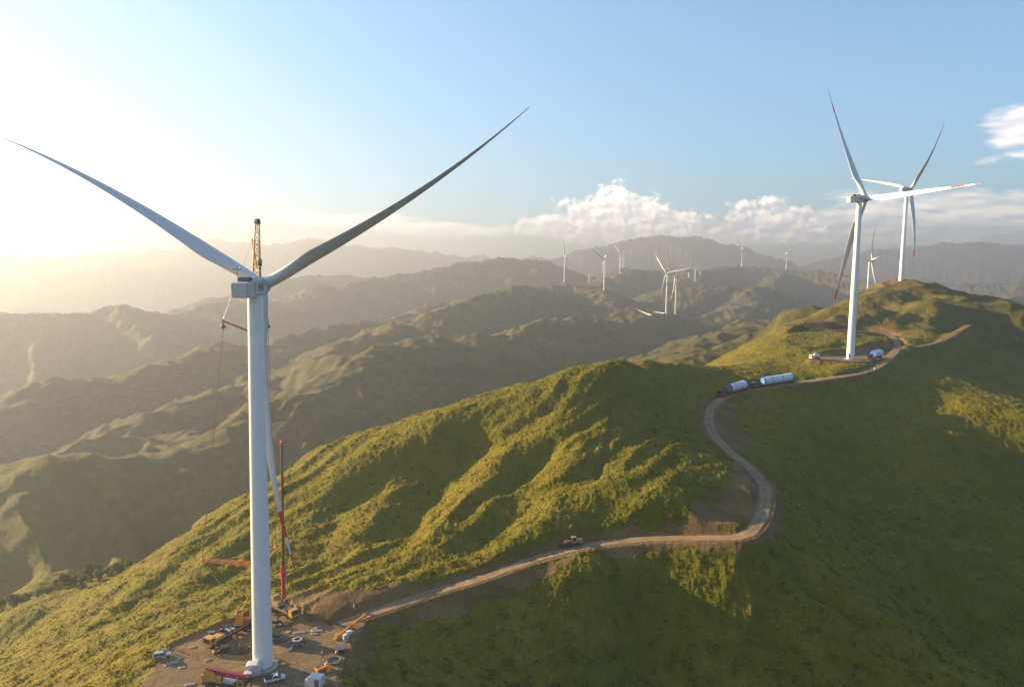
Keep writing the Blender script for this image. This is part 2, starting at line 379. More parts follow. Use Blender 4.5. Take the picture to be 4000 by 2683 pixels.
def far_z(x, y):
    wx = x + 60 * perlin(x / 420, y / 420, 3) + 22 * perlin(x / 130, y / 130, 5)
    wy = y + 60 * perlin(x / 420, y / 420, 4) + 22 * perlin(x / 130, y / 130, 6)
    r = np.sqrt(x * x + y * y)
    amt = sstep(0, 60, r)
    z = -345 + 45 * fbm(x / 700, y / 700, 21, 3) + 60 * sstep(2500, 7000, r)
    for n, (p, slope, rnd, spur) in enumerate(RIDGES):
        far = p[:, 1].mean()
        reach = 900 + far * 0.25
        lo, hi = p[:, :2].min(0) - reach, p[:, :2].max(0) + reach
        k = np.nonzero((x > lo[0]) & (x < hi[0]) & (y > lo[1]) & (y < hi[1]))[0]
        if not len(k): continue
        xs, ys = x[k], y[k]
        d, s, (cz,) = segdist(xs, ys, p[:, :2], p[:, 2:3])
        blend = sstep(0, 70 + far * 0.03, d)                      # crest stays where it was surveyed
        dw, sw, _ = segdist(xs + (wx[k] - xs) * blend, ys + (wy[k] - ys) * blend, p[:, :2])
        ed = p[-1, :2] - p[0, :2]; ed = ed / np.linalg.norm(ed)
        sw = ((xs + (wx[k] - xs) * blend) - p[0, 0]) * ed[0] + ((ys + (wy[k] - ys) * blend) - p[0, 1]) * ed[1]
        s = (xs - p[0, 0]) * ed[0] + (ys - p[0, 1]) * ed[1]
        lam = 80 + far * 0.040
        q = perlin(sw / lam + 7.3 * n, dw / (lam * 5.0), 140 + n)
        q2 = perlin(sw / (lam * 0.42) + 3.1 * n, dw / (lam * 2.0), 70 + n)
        rid = (1 - 2.4 * np.abs(q)) * 0.8 + (1 - 2.4 * np.abs(q2)) * 0.30 * (1 - sstep(2500, 5000, far))
        crest = 0.018 * far * perlin(s / (lam * 0.8), 0 * s + n, 90 + n) * 0.25 + 0.004 * far * perlin(s / (lam * 0.25), 0 * s + n, 95 + n) * 0.5
        prof = np.sqrt(d * d + rnd * rnd) - rnd
        h = cz + crest - slope * prof * (1 - spur * (0.85 if far < 3000 else 0.28 if far < 5000 else 0.10) * rid * sstep(0, rnd * 3.2, d))
        zk = z[k]; ss = 10 + far * 0.004
        hh = np.clip(0.5 + 0.5 * (h - zk) / ss, 0, 1)
        z[k] = zk * (1 - hh) + h * hh + ss * 0.5 * hh * (1 - hh)
    return z

# ------------------------------------------------------------------ flat places and roads cut into the slopes
PADS = []  # polygon xy, z
def pad_poly(px, z): return np.array([pz(u, v, z)[:2] for u, v in px])
SITE = pad_poly([(455,2760),(540,2683),(620,2585),(665,2530),(745,2490),(860,2447),(960,2408),(1075,2352),(1130,2358),(1200,2420),(1300,2440),(1420,2425),(1428,2445),(1395,2490),(1352,2560),(1330,2620),(1318,2690),(1330,2790)], PAD_Z)
PADS.append((SITE, PAD_Z, 1.5, 0.75))
TP = py(3321,1403,440)
PADS.append((pad_poly([(3165,1404),(3180,1392),(3330,1385),(3460,1372),(3500,1378),(3470,1400),(3400,1412),(3300,1414)], TP[2]), TP[2], 1.2, 0.6))
T2 = py(3518,1122,728)
PADS.append((np.array([(T2[0] - 22, T2[1] - 7), (T2[0] + 12, T2[1] - 6), (T2[0] + 12, T2[1] + 8), (T2[0] - 20, T2[1] + 9)]), T2[2], 0.9, 0.6))
def polydist(x, y, poly):
    d, _, _ = segdist(x, y, list(map(tuple, poly)) + [tuple(poly[0])])
    ins = np.zeros(x.shape, bool)
    n = len(poly)
    for i in range(n):
        x1, y1 = poly[i]; x2, y2 = poly[(i + 1) % n]
        c_ = ((y1 > y) != (y2 > y)) & (x < (x2 - x1) * (y - y1) / (y2 - y1 + 1e-12) + x1)
        ins ^= c_
    return np.where(ins, -d, d)
EARTH = []
for px, wob in [([(2330,2112),(2480,2070),(2560,2040),(2680,2005),(2790,1960),(2850,1900),(2870,1830),(2900,1800),(2970,1860),(2965,1960),(2920,2050),(2700,2085)], 2.5),
           ([(1480,2430),(1750,2345),(1950,2275),(2150,2205),(2260,2170),(2180,2225),(2060,2275),(1900,2345),(1760,2420),(1600,2450)], 2.5),
           ([(2960,1840),(3010,1880),(3060,1990),(3050,2080),(2990,2130),(2900,2110)], 2.5),
           ([(1130,2345),(1200,2318),(1330,2312),(1450,2325),(1560,2300),(1680,2290),(1720,2300),(1500,2400),(1400,2440),(1250,2425)], 2.0),
           ([(3125,1289),(3145,1264),(3200,1256),(3260,1252),(3335,1262),(3340,1290)], 1.0), ([(3380,1291),(3450,1292),(3505,1318),(3532,1352),(3525,1305),(3465,1272),(3390,1278)], 1.0),
           ([(2720,1560),(2770,1545),(2830,1545),(2790,1640),(2830,1720),(2900,1760),(2930,1720),(2870,1640),(2890,1590),(3000,1545),(2960,1540),(2840,1600),(2810,1640),(2760,1680),(2730,1640)], 2.5)]:
    EARTH.append((np.array([cast(u, v) for u, v in px])[:, :2], wob))
ROADS = [(ROAD, 3.0, 1.25, 1.05), (ROAD_UP, 2.8, 1.2, 0.8), (ROAD_R, 1.8, 1.0, 0.8)]

def terrain(x, y, rough=True):
    """height, bare-earth mask, near-weight at points"""
    x = np.asarray(x, float); y = np.asarray(y, float)
    shp = x.shape; x = x.ravel(); y = y.ravel()
    dsk = np.full(x.shape, 1e9)
    box = (x > GX0) & (x < GX1) & (y > GY0) & (y < GY1)
    kb = np.nonzero(box)[0]
    for s in SKEL:
        dsk[kb] = np.minimum(dsk[kb], segdist(x[kb], y[kb], s)[0])
    w_ = 1 - sstep(70, 190, dsk)
    z = far_z(x, y)
    dirt = np.zeros(x.shape)
    k = np.nonzero(w_ > 0)[0]
    if len(k):
        xs, ys = x[k], y[k]
        zn = near_z(xs, ys)
        g = np.zeros(xs.shape)
        wxs, wys = xs + 2.5 * fbm(xs / 14, ys / 14, 61, 2), ys + 2.5 * fbm(xs / 14, ys / 14, 62, 2)
        for pts, dep, wid in GULLY:
            d, s, _ = segdist(wxs, wys, pts)
            L = sum(np.hypot(*(pts[i + 1] - pts[i])) for i in range(len(pts) - 1))
            taper = sstep(0, 0.25 * L, s) * (1 - 0.75 * sstep(0.75 * L, L, s))
            g -= dep * np.exp(-(d / wid) ** 2) * taper
            g += dep * 0.35 * np.exp(-((d - 2.0 * wid) / (1.0 * wid)) ** 2) * taper
        for (bx, by), hgt, rad in BUMPS:
            g += hgt * np.exp(-((xs - bx) ** 2 + (ys - by) ** 2) / rad ** 2)
        # finer ribs that follow the fall of the hill face
        cu = (xs * 0.70 - ys * 0.71); cv = (xs * 0.71 + ys * 0.70)
        face = np.maximum(sstep(4, 16, ys - (219 + 0.22 * xs)), (xs < -60) * 1.0)
        rib = perlin(cu / 11 + 0.6 * perlin(xs / 40, ys / 40, 8), cv / 60, 31)
        left = sstep(40, -40, xs - 60) if False else 1 - sstep(40, 110, xs)
        g += face * left * (0.9 * (0.35 - np.abs(rib) * 1.6)) * 1.1
        g += 1.3 * fbm(xs / 38, ys / 38, 33, 2) + 0.35 * fbm(xs / 9, ys / 9, 34, 2)
        zn = zn + g
        for poly, pzv, cut, fill in PADS:
            c0, c1 = poly.min(0) - 45, poly.max(0) + 45
            q = np.nonzero((xs > c0[0]) & (xs < c1[0]) & (ys > c0[1]) & (ys < c1[1]))[0]
            d = polydist(xs[q], ys[q], poly) + 1.1 * fbm(xs[q] / 5, ys[q] / 5, 44, 3)
            dd = np.maximum(d, 0)
            old = zn[q]
            new = np.minimum(np.maximum(old, pzv - fill * dd), pzv + cut * dd)
            zn[q] = new
            di = np.where(d < 0.8, 1.0, sstep(0.25, 0.9, np.abs(new - old)) * (1 - (sstep(0.8, 2.0, d) if pzv == T2[2] else sstep(6, 9, d))))
            dirt[k[q]] = np.maximum(dirt[k[q]], di)
        for pts, hw, cut, fill in ROADS:
            c0, c1 = pts[:, :2].min(0) - 40, pts[:, :2].max(0) + 40
            q = np.nonzero((xs > c0[0]) & (xs < c1[0]) & (ys > c0[1]) & (ys < c1[1]))[0]
            d, s, (zr,) = segdist(xs[q], ys[q], pts[:, :2], pts[:, 2:3])
            d = d + 0.45 * fbm(xs[q] / 6, ys[q] / 6, 45, 3) * sstep(hw, hw + 4, d)
            dd = np.maximum(d - hw - 0.5, 0)
            old = zn[q]
            if pts is ROAD_UP:
                old = old + 5.0 * sstep(0.5, 5, dd) * (1 - sstep(7, 28, dd)) * (ys[q] > 0.55 * xs[q] + 425) * sstep(25, 45, s)
            new = np.minimum(np.maximum(old, zr - fill * dd), zr + cut * dd)
            new = np.where(d < 40, new, old)
            new = np.where(d < hw + 0.4, zr - 0.12, new)
            zn[q] = new
            lim = hw + 3.0 + 2.2 * fbm(xs[q] / 9, ys[q] / 9, 46, 2)
            di = np.where(d < hw + 0.7, 1.0, sstep(0.35, 1.3, np.abs(new - old)) * (1 - sstep(lim - 2, lim + 1, d)))
            dirt[k[q]] = np.maximum(dirt[k[q]], di)
        for poly, wob in EARTH:
            c0, c1 = poly.min(0) - 8, poly.max(0) + 8
            q = np.nonzero((xs > c0[0]) & (xs < c1[0]) & (ys > c0[1]) & (ys < c1[1]))[0]
            d = polydist(xs[q], ys[q], poly) + wob * fbm(xs[q] / 7, ys[q] / 7, 49, 3)
            dirt[k[q]] = np.maximum(dirt[k[q]], 1 - sstep(-0.5, 1.2, d))
        q = np.nonzero((xs > TRAIL[:, 0].min() - 5) & (xs < TRAIL[:, 0].max() + 5) & (ys > TRAIL[:, 1].min() - 5) & (ys < TRAIL[:, 1].max() + 5))[0]
        d, s_, _ = segdist(xs[q] + 0.8 * perlin(xs[q] / 4, ys[q] / 4, 91), ys[q] + 0.8 * perlin(xs[q] / 4, ys[q] / 4, 92), TRAIL)
        zn[q] -= 1.1 * np.exp(-(d / 0.9) ** 2)
        dirt[k[q]] = np.maximum(dirt[k[q]], 1.0 * np.exp(-(d / 0.8) ** 2))
        z[k] = z[k] * (1 - w_[k]) + zn * w_[k]
    r = np.sqrt(x * x + y * y); k = np.nonzero(r > 2600)[0]
    if len(k):
        fz = sstep(2600, 5000, r[k])
        z[k] += fz * (55 * (0.28 - np.abs(fbm(x[k] / 620, y[k] / 620, 111, 3) * 0.6)) + 7 * (0.3 - np.abs(perlin(x[k] / 210, y[k] / 210, 115))))
    z0 = z.copy()
    if rough:
        r = np.sqrt(x * x + y * y)
        k = np.nonzero(r < 1100)[0]
        soft = (1 - dirt[k])
        t = perlin(x[k] / 2.3, y[k] / 2.3, 51) * 0.20 + perlin(x[k] / 0.95, y[k] / 0.95, 52) * 0.22
        clump = sstep(0.05, 0.55, perlin(x[k] / 6.5, y[k] / 6.5, 53) + 0.4 * perlin(x[k] / 2.0, y[k] / 2.0, 54)) * 0.22
        z[k] += (t + clump) * soft * sstep(900, 500, r[k]) if False else (t + clump) * soft * (1 - sstep(700, 1100, r[k]))
        dirtb = dirt[k]
        z[k] += dirtb * (0.16 * perlin(x[k] / 1.6, y[k] / 1.6, 55) + 0.06 * perlin(x[k] / 0.6, y[k] / 0.6, 56)) * 0.5
        k = np.nonzero(r >= 400)[0]
        fade = sstep(400, 900, r[k])
        z[k] += fade * (2.5 * fbm(x[k] / 60, y[k] / 60, 57, 3) + 15.0 * (0.3 - np.abs(perlin(x[k] / 150 + 0.3 * perlin(x[k] / 90, y[k] / 90, 59), y[k] / 150, 63))) + 4.5 * (0.3 - np.abs(perlin(x[k] / 27, y[k] / 27, 65))) * (1 - sstep(1500, 2500, r[k])) + 9.0 * (0.3 - np.abs(perlin(x[k] / 62, y[k] / 62, 64))) + 0.012 * r[k] * 0.35 * (0.4 - np.abs(perlin(x[k] / (30 + 0 * r[k]), y[k] / 30, 58))))
    return z.reshape(shp), dirt.reshape(shp), z0.reshape(shp)
def gz(x, y):
    """ground height for things that stand on it"""
    return float(terrain(np.array([x]), np.array([y]), False)[2][0])
def stand(u, v, y0=150.0, y1=900.0):
    """point of the ground seen at photo pixel (u, v)"""
    a, b, c_ = ray(u, v)
    ys = np.arange(y0, y1, 0.5 if y1 < 1200 else 4.0); k = ys / b
    below = np.nonzero(c_ * k < terrain(a * k, ys, False)[2])[0]
    i = below[0] if len(below) else len(ys) - 1
    return (a * k[i], ys[i], c_ * k[i])

# ------------------------------------------------------------------ materials
def material(name):
    m = bpy.data.materials.new(name); m.use_nodes = True
    nt = m.node_tree; nt.nodes.clear()
    o = nt.nodes.new('ShaderNodeOutputMaterial'); b = nt.nodes.new('ShaderNodeBsdfPrincipled')
    nt.links.new(b.outputs[0], o.inputs['Surface'])
    return m, NT(nt.nodes, nt.links), b
def paint(name, col, rough=0.5, metal=0.0, var=0.12, scale=1.5, dirt=0.0, spec=0.5):
    """paint or bare stuff with patchy wear"""
    m, t, b = material(name)
    tcn = t.n.new('ShaderNodeTexCoord')
    n = t.noise(tcn.outputs['Object'], scale, 5, 0.6)
    c2 = tuple(x * (1 - var * 2) for x in col)
    cc = t.mix(t.ramp(n, 0.35, 0.7), (*col, 1), (*c2, 1))
    if dirt:
        n2 = t.noise(tcn.outputs['Object'], scale * 2.3, 6, 0.7)
        cc = t.mix(t.ramp(n2, 0.52, 0.72, 0, dirt), cc, (0.16, 0.115, 0.075, 1))
    t.l.new(cc, b.inputs['Base Color'])
    b.inputs['Roughness'].default_value = rough; b.inputs['Metallic'].default_value = metal
    b.inputs['Specular IOR Level'].default_value = spec
    return m

def ground_material():
    m, t, b = material("grassland")
    pos = t.n.new('ShaderNodeNewGeometry').outputs['Position']
    at = t.n.new('ShaderNodeAttribute'); at.attribute_name = 'dirt'
    big = t.noise(pos, 0.012, 4, 0.55)
    mid = t.noise(pos, 0.09, 5, 0.6)
    fin = t.noise(pos, 0.75, 5, 0.65)
    tuft = t.noise(pos, 1.9, 3, 0.7)
    g1 = t.mix(t.ramp(big, 0.35, 0.65), (0.118, 0.110, 0.004, 1), (0.176, 0.142, 0.006, 1))
    g1 = t.mix(t.ramp(t.noise(pos, 0.03, 5, 0.6), 0.52, 0.68, 0, 0.6), g1, (0.150, 0.112, 0.016, 1))
    g2 = t.mix(t.ramp(mid, 0.42, 0.70, 0, 0.75), g1, (0.185, 0.150, 0.018, 1))
    g3 = t.mix(t.ramp(fin, 0.50, 0.72, 0, 0.75), g2, (0.060, 0.064, 0.006, 1))
    g3 = t.mix(t.ramp(t.vm_len(pos), 430, 950, 0, 0.85), g3, t.mix(t.ramp(mid, 0.35, 0.7), (0.052, 0.048, 0.016, 1), (0.112, 0.086, 0.028, 1)))
    wood = t.m('MULTIPLY', t.ramp(t.noise(pos, 0.016, 7, 0.68), 0.50, 0.62, 0, 0.75), t.ramp(t.vm_len(pos), 500, 900))
    g3 = t.mix(wood, g3, (0.026, 0.036, 0.012, 1))
    g4 = t.mix(t.ramp(tuft, 0.56, 0.74, 0, 0.45), g3, (0.21, 0.185, 0.022, 1))
    e1 = t.mix(t.ramp(mid, 0.35, 0.7), (0.140, 0.082, 0.032, 1), (0.215, 0.130, 0.054, 1))
    e2 = t.mix(t.ramp(fin, 0.5, 0.75, 0, 0.7), e1, (0.095, 0.062, 0.032, 1))
    edge = t.m('ADD', at.outputs['Fac'], t.m('MULTIPLY', t.m('SUBTRACT', fin, 0.5), 0.9))
    mask = t.ramp(edge, 0.38, 0.62)
    t.l.new(t.mix(mask, g4, e2), b.inputs['Base Color'])
    b.inputs['Roughness'].default_value = 0.9
    b.inputs['Specular IOR Level'].default_value = 0.12
    bp = t.n.new('ShaderNodeBump'); bp.inputs['Strength'].default_value = 0.85; bp.inputs['Distance'].default_value = 0.9
    h = t.m('ADD', t.m('MULTIPLY', fin, 0.8), t.m('MULTIPLY', tuft, 0.7))
    h = t.m('MULTIPLY', h, t.ramp(mask, 0, 1, 1.0, 0.25))
    t.l.new(h, bp.inputs['Height'])
    t.l.new(bp.outputs[0], b.inputs['Normal'])
    return m
MG = ground_material()

def mesh_obj(name, verts, faces, mat, smooth=True, attr=None, kind=None):
    me = bpy.data.meshes.new(name)
    verts = np.asarray(verts, np.float32); faces = np.asarray(faces, np.int32)
    nv, nf, k = len(verts), len(faces), faces.shape[1]
    me.vertices.add(nv); me.vertices.foreach_set('co', verts.ravel())
    me.loops.add(nf * k); me.loops.foreach_set('vertex_index', faces.ravel())
    me.polygons.add(nf); me.polygons.foreach_set('loop_start', np.arange(nf, dtype=np.int32) * k)
    me.polygons.foreach_set('loop_total', np.full(nf, k, np.int32))
    me.polygons.foreach_set('use_smooth', np.full(nf, smooth, bool))
    me.update(calc_edges=True)
    if attr is not None:
        a = me.attributes.new('dirt', 'FLOAT', 'POINT'); a.data.foreach_set('value', np.asarray(attr, np.float32))
    me.materials.append(mat)
    o = bpy.data.objects.new(name, me); COL.objects.link(o)
    if kind: o['kind'] = kind
    return o

# ground: one sheet in rings of growing size, finest where the near hills are
R_MAX = 15000.0
rads = [4.0]
while rads[-1] < R_MAX:
    r = rads[-1]
    q = 1.10 if r < 120 else 1.0024 if r < 480 else 1.0034 if r < 1000 else 1.005 if r < 4500 else 1.012
    rads.append(r * q)
rads = np.array(rads)
azs = np.radians(np.concatenate([np.arange(-180, -80, 2.5), np.arange(-80, -39, 0.35), np.arange(-39, 39, 0.075), np.arange(39, 80, 0.5), np.arange(80, 180, 2.5)]))
AZ, RR = np.meshgrid(azs, rads)
TX, TY = RR * np.sin(AZ), RR * np.cos(AZ)
TZ, TD, _ = terrain(TX, TY)
nr, na = TX.shape
idx = np.arange(nr * na).reshape(nr, na)
nxt = np.roll(idx, -1, axis=1)
fc = np.stack([idx[:-1], nxt[:-1], nxt[1:], idx[1:]], -1).reshape(-1, 4)[:, ::-1]
ground = mesh_obj("ground", np.stack([TX, TY, TZ], -1).reshape(-1, 3), fc, MG, True, TD.ravel(), 'structure')
print('ground', nr, na, nr * na, 'z', TZ.min(), TZ.max())
Z_LOW, Z_HIGH = float(TZ.min()), float(TZ.max())

HAZE_DENSITY = 2.5e-4
HIGHEST = 140.0
# ------------------------------------------------------------------ object helpers
class MB:
    """collects shapes in one bmesh and links them as ONE mesh object"""
    def __init__(s):
        s.bm = bmesh.new(); s.mats = []
    def mi(s, mat):
        if mat not in s.mats: s.mats.append(mat)
        return s.mats.index(mat)
    def _face(s, vs, i, smooth=False):
        try:
            f = s.bm.faces.new(vs); f.material_index = i; f.smooth = smooth
        except ValueError:
            pass
    def box(s, mat, c, size, M=None, taper=1.0, bev=0.0):
        """box centred at c; taper scales the top; bev bevels its edges"""
        i = s.mi(mat); hx, hy, hz = (q / 2 for q in size)
        vs = []
        for z in (-1, 1):
            k = taper if z > 0 else 1.0
            for x, y in ((-1, -1), (1, -1), (1, 1), (-1, 1)):
                p = Vector((c[0] + x * hx * k, c[1] + y * hy * k, c[2] + z * hz))
                vs.append(s.bm.verts.new(M @ p if M else p))
        for q in ((3, 2, 1, 0), (4, 5, 6, 7), (0, 1, 5, 4), (1, 2, 6, 5), (2, 3, 7, 6), (3, 0, 4, 7)):
            s._face([vs[a] for a in q], i)
        if bev:
            es = list({e for v in vs for e in v.link_edges})
            bmesh.ops.bevel(s.bm, geom=es, offset=bev, segments=2, affect='EDGES', profile=0.6)
        return s
    def prism(s, mat, prof, y0, y1, M=None):
        """outline in x,z extruded from y0 to y1"""
        i = s.mi(mat)
        a = [s.bm.verts.new((M @ Vector((x, y0, z))) if M else (x, y0, z)) for x, z in prof]
        b = [s.bm.verts.new((M @ Vector((x, y1, z))) if M else (x, y1, z)) for x, z in prof]
        n = len(prof)
        for k in range(n):
            s._face([a[k], a[(k + 1) % n], b[(k + 1) % n], b[k]], i)
        s._face(a[::-1], i); s._face(b, i)
        return s
    def tube(s, mat, p, q, r0, r1=None, n=8, caps=True, smooth=True):
        i = s.mi(mat); r1 = r0 if r1 is None else r1
        p, q = Vector(p), Vector(q); dd = (q - p)
        if dd.length < 1e-6: return s
        dd.normalize()
        a = dd.orthogonal().normalized(); b = dd.cross(a)
        A_, B_ = [], []
        for k in range(n):
            t = 2 * pi * k / n; o = a * cos(t) + b * sin(t)
            A_.append(s.bm.verts.new(p + o * r0)); B_.append(s.bm.verts.new(q + o * r1))
        for k in range(n):
            s._face([A_[k], A_[(k + 1) % n], B_[(k + 1) % n], B_[k]], i, smooth)
        if caps:
            s._face([s.bm.verts.new(v.co) for v in A_[::-1]], i); s._face([s.bm.verts.new(v.co) for v in B_], i)
        return s
    def path(s, mat, pts, r, n=5):
        for a, b in zip(pts[:-1], pts[1:]): s.tube(mat, a, b, r, None, n)
        return s
    def lathe(s, mat, prof, n=24, M=None, smooth=True, capends=True):
        """(radius, z) profile turned about z"""
        i = s.mi(mat); rings = []
        for r, z in prof:
            ring = []
            for k in range(n):
                t = 2 * pi * k / n; p = Vector((r * cos(t), r * sin(t), z))
                ring.append(s.bm.verts.new(M @ p if M else p))
            rings.append(ring)
        for a, b in zip(rings[:-1], rings[1:]):
            for k in range(n):
                s._face([a[k], a[(k + 1) % n], b[(k + 1) % n], b[k]], i, smooth)
        if capends:
            s._face([s.bm.verts.new(v.co) for v in rings[0][::-1]], i); s._face([s.bm.verts.new(v.co) for v in rings[-1]], i)
        return s
    def torus(s, mat, c, R, r, n=28, m=8, M=None):
        i = s.mi(mat); g = []
        for k in range(n):
            t = 2 * pi * k / n
            row = []
            for j in range(m):
                f = 2 * pi * j / m
                p = Vector((c[0] + (R + r * cos(f)) * cos(t), c[1] + (R + r * cos(f)) * sin(t), c[2] + r * sin(f)))
                row.append(s.bm.verts.new(M @ p if M else p))
            g.append(row)
        for k in range(n):
            for j in range(m):
                s._face([g[k][j], g[(k + 1) % n][j], g[(k + 1) % n][(j + 1) % m], g[k][(j + 1) % m]], i, True)
        return s
    def beam(s, mat, p, q, wd, ht):
        """rectangular bar from p to q"""
        p, q = Vector(p), Vector(q); dd = q - p; L = dd.length; dd.normalize()
        up = Vector((0, 0, 1)) if abs(dd.z) < 0.95 else Vector((1, 0, 0))
        sd = dd.cross(up).normalized(); up = sd.cross(dd)
        M = Matrix((( *dd, 0), (*sd, 0), (*up, 0), (0, 0, 0, 1))).transposed()
        M.translation = p
        return s.box(mat, (L / 2, 0, 0), (L, wd, ht), M)
    def lattice(s, mat, p, q, w0, w1, step, r, br=None):
        """four-chord lattice girder with zigzag bracing"""
        p, q = Vector(p), Vector(q); dd = q - p; L = dd.length; dd.normalize()
        a = dd.orthogonal().normalized(); b = dd.cross(a)
        br = br or r * 0.6
        n = max(1, int(round(L / step)))
        def c(k, j):
            t = k / n; h = (w0 + (w1 - w0) * t) / 2
            sx, sy = ((-1, -1), (1, -1), (1, 1), (-1, 1))[j % 4]
            return p + dd * L * t + a * sx * h + b * sy * h
        for j in range(4): s.tube(mat, c(0, j), c(n, j), r, None, 5)
        for k in range(n):
            for j in range(4):
                if (k + j) % 2: s.tube(mat, c(k, j), c(k + 1, j + 1), br, None, 4)
                else: s.tube(mat, c(k, j + 1), c(k + 1, j), br, None, 4)
        for k in range(0, n + 1, 2):
            for j in range(4): s.tube(mat, c(k, j), c(k, j + 1), br, None, 4)
        return s
    def build(s, name, parent=None, label=None, loc=None):
        bmesh.ops.recalc_face_normals(s.bm, faces=s.bm.faces)
        me = bpy.data.meshes.new(name); s.bm.to_mesh(me); s.bm.free()
        for m in s.mats: me.materials.append(m)
        o = bpy.data.objects.new(name, me); COL.objects.link(o)
        if parent is not None: o.parent = parent
        if loc is not None: o.location = loc
        if label: o['label'] = label
        return o
def tag(o, label, cat, group=None):
    o['label'] = label; o['category'] = cat
    if group: o['group'] = group
    return o
def thing(name, loc, heading, label, cat, group=None, tilt=None):
    """Empty at the base of a thing; local +x looks along the heading (radians from +X towards +Y)"""
    o = bpy.data.objects.new(name, None); COL.objects.link(o)
    o.empty_display_size = 0.5
    o.location = loc; o.rotation_euler = (0, tilt or 0.0, heading)
    return tag(o, label, cat, group)
def heading(p, q): return atan2(q[1] - p[1], q[0] - p[0])

WHITE = paint("turbine_white", (0.80, 0.80, 0.80), 0.38, 0, 0.03, 0.4)
BLADE = paint("blade_white", (0.60, 0.60, 0.60), 0.34, 0, 0.04, 0.15)
RED = paint("signal_red", (0.52, 0.022, 0.030), 0.4, 0, 0.06, 0.8)
GREY = paint("nacelle_grey", (0.50, 0.52, 0.54), 0.45, 0, 0.05, 0.6)
DARK = paint("dark_steel", (0.035, 0.035, 0.038), 0.5, 0.3, 0.2, 2.0, 0.25)
BLACKM = paint("black_rubber", (0.018, 0.018, 0.018), 0.8, 0, 0.2, 3.0, 0.45)
STEEL = paint("bare_steel", (0.30, 0.31, 0.33), 0.4, 0.6, 0.15, 3.0, 0.2)
YELLOW = paint("emblem_yellow", (0.62, 0.38, 0.04), 0.5)
INK = paint("lettering_dark", (0.05, 0.07, 0.11), 0.5)
ORANGE = paint("crane_orange", (0.72, 0.25, 0.022), 0.42, 0, 0.10, 1.2, 0.22)
AMBER = paint("machine_amber", (0.62, 0.33, 0.06), 0.45, 0, 0.12, 1.4, 0.35)
RUST = paint("primer_red", (0.26, 0.075, 0.045), 0.6, 0, 0.15, 1.6, 0.35)
CRIMSON = paint("boom_crimson", (0.42, 0.018, 0.055), 0.38, 0, 0.08, 0.9, 0.1)
BOOM_SHADE = paint("boom_backlit", (0.075, 0.045, 0.032), 0.45, 0, 0.1, 0.9)  # backlit shade of the red boom's upper sections, put into the colour
GLASS = paint("window_glass", (0.015, 0.020, 0.025), 0.08, 0, 0.0, 1.0)
SILVER = paint("car_silver", (0.42, 0.43, 0.45), 0.25, 0.5, 0.04, 1.0, 0.1)
OLIVE = paint("car_olive", (0.055, 0.05, 0.038), 0.3, 0.3, 0.1, 1.0, 0.35)
CARGREY = paint("car_grey", (0.16, 0.17, 0.19), 0.28, 0.4, 0.1, 1.0, 0.2)
PWHITE = paint("vehicle_white", (0.62, 0.62, 0.62), 0.35, 0, 0.05, 1.2, 0.25)
BLUE = paint("cover_blue", (0.015, 0.095, 0.42), 0.55, 0, 0.1, 1.0)
LBLUE = paint("cover_light_blue", (0.05, 0.22, 0.55), 0.55, 0, 0.1, 1.0)
TOWERS = paint("section_white", (0.64, 0.68, 0.74), 0.4, 0, 0.03, 0.5)
BLUEGREY = paint("stand_blue_grey", (0.13, 0.165, 0.21), 0.5, 0.2, 0.15, 1.5, 0.35)
WOOD = paint("weathered_wood", (0.30, 0.22, 0.14), 0.85, 0, 0.2, 2.5)
CONC = paint("pale_concrete", (0.45, 0.43, 0.39), 0.85, 0, 0.12, 1.0, 0.25)
SHEET = paint("plastic_sheet", (0.22, 0.20, 0.18), 0.6, 0, 0.15, 1.3, 0.75)
ROPE = paint("wire_rope", (0.10, 0.085, 0.07), 0.6)
SLING = paint("white_sling", (0.75, 0.73, 0.70), 0.35)
CLOTH = paint("work_clothes", (0.035, 0.04, 0.05), 0.9)
CLOTHW = paint("pale_clothes", (0.62, 0.61, 0.58), 0.85)
SKIN = paint("skin", (0.35, 0.20, 0.13), 0.6)
HELMET = paint("white_helmet", (0.75, 0.75, 0.72), 0.4)
CREAM = paint("machine_cream", (0.34, 0.24, 0.10), 0.5, 0, 0.1, 1.5, 0.4)

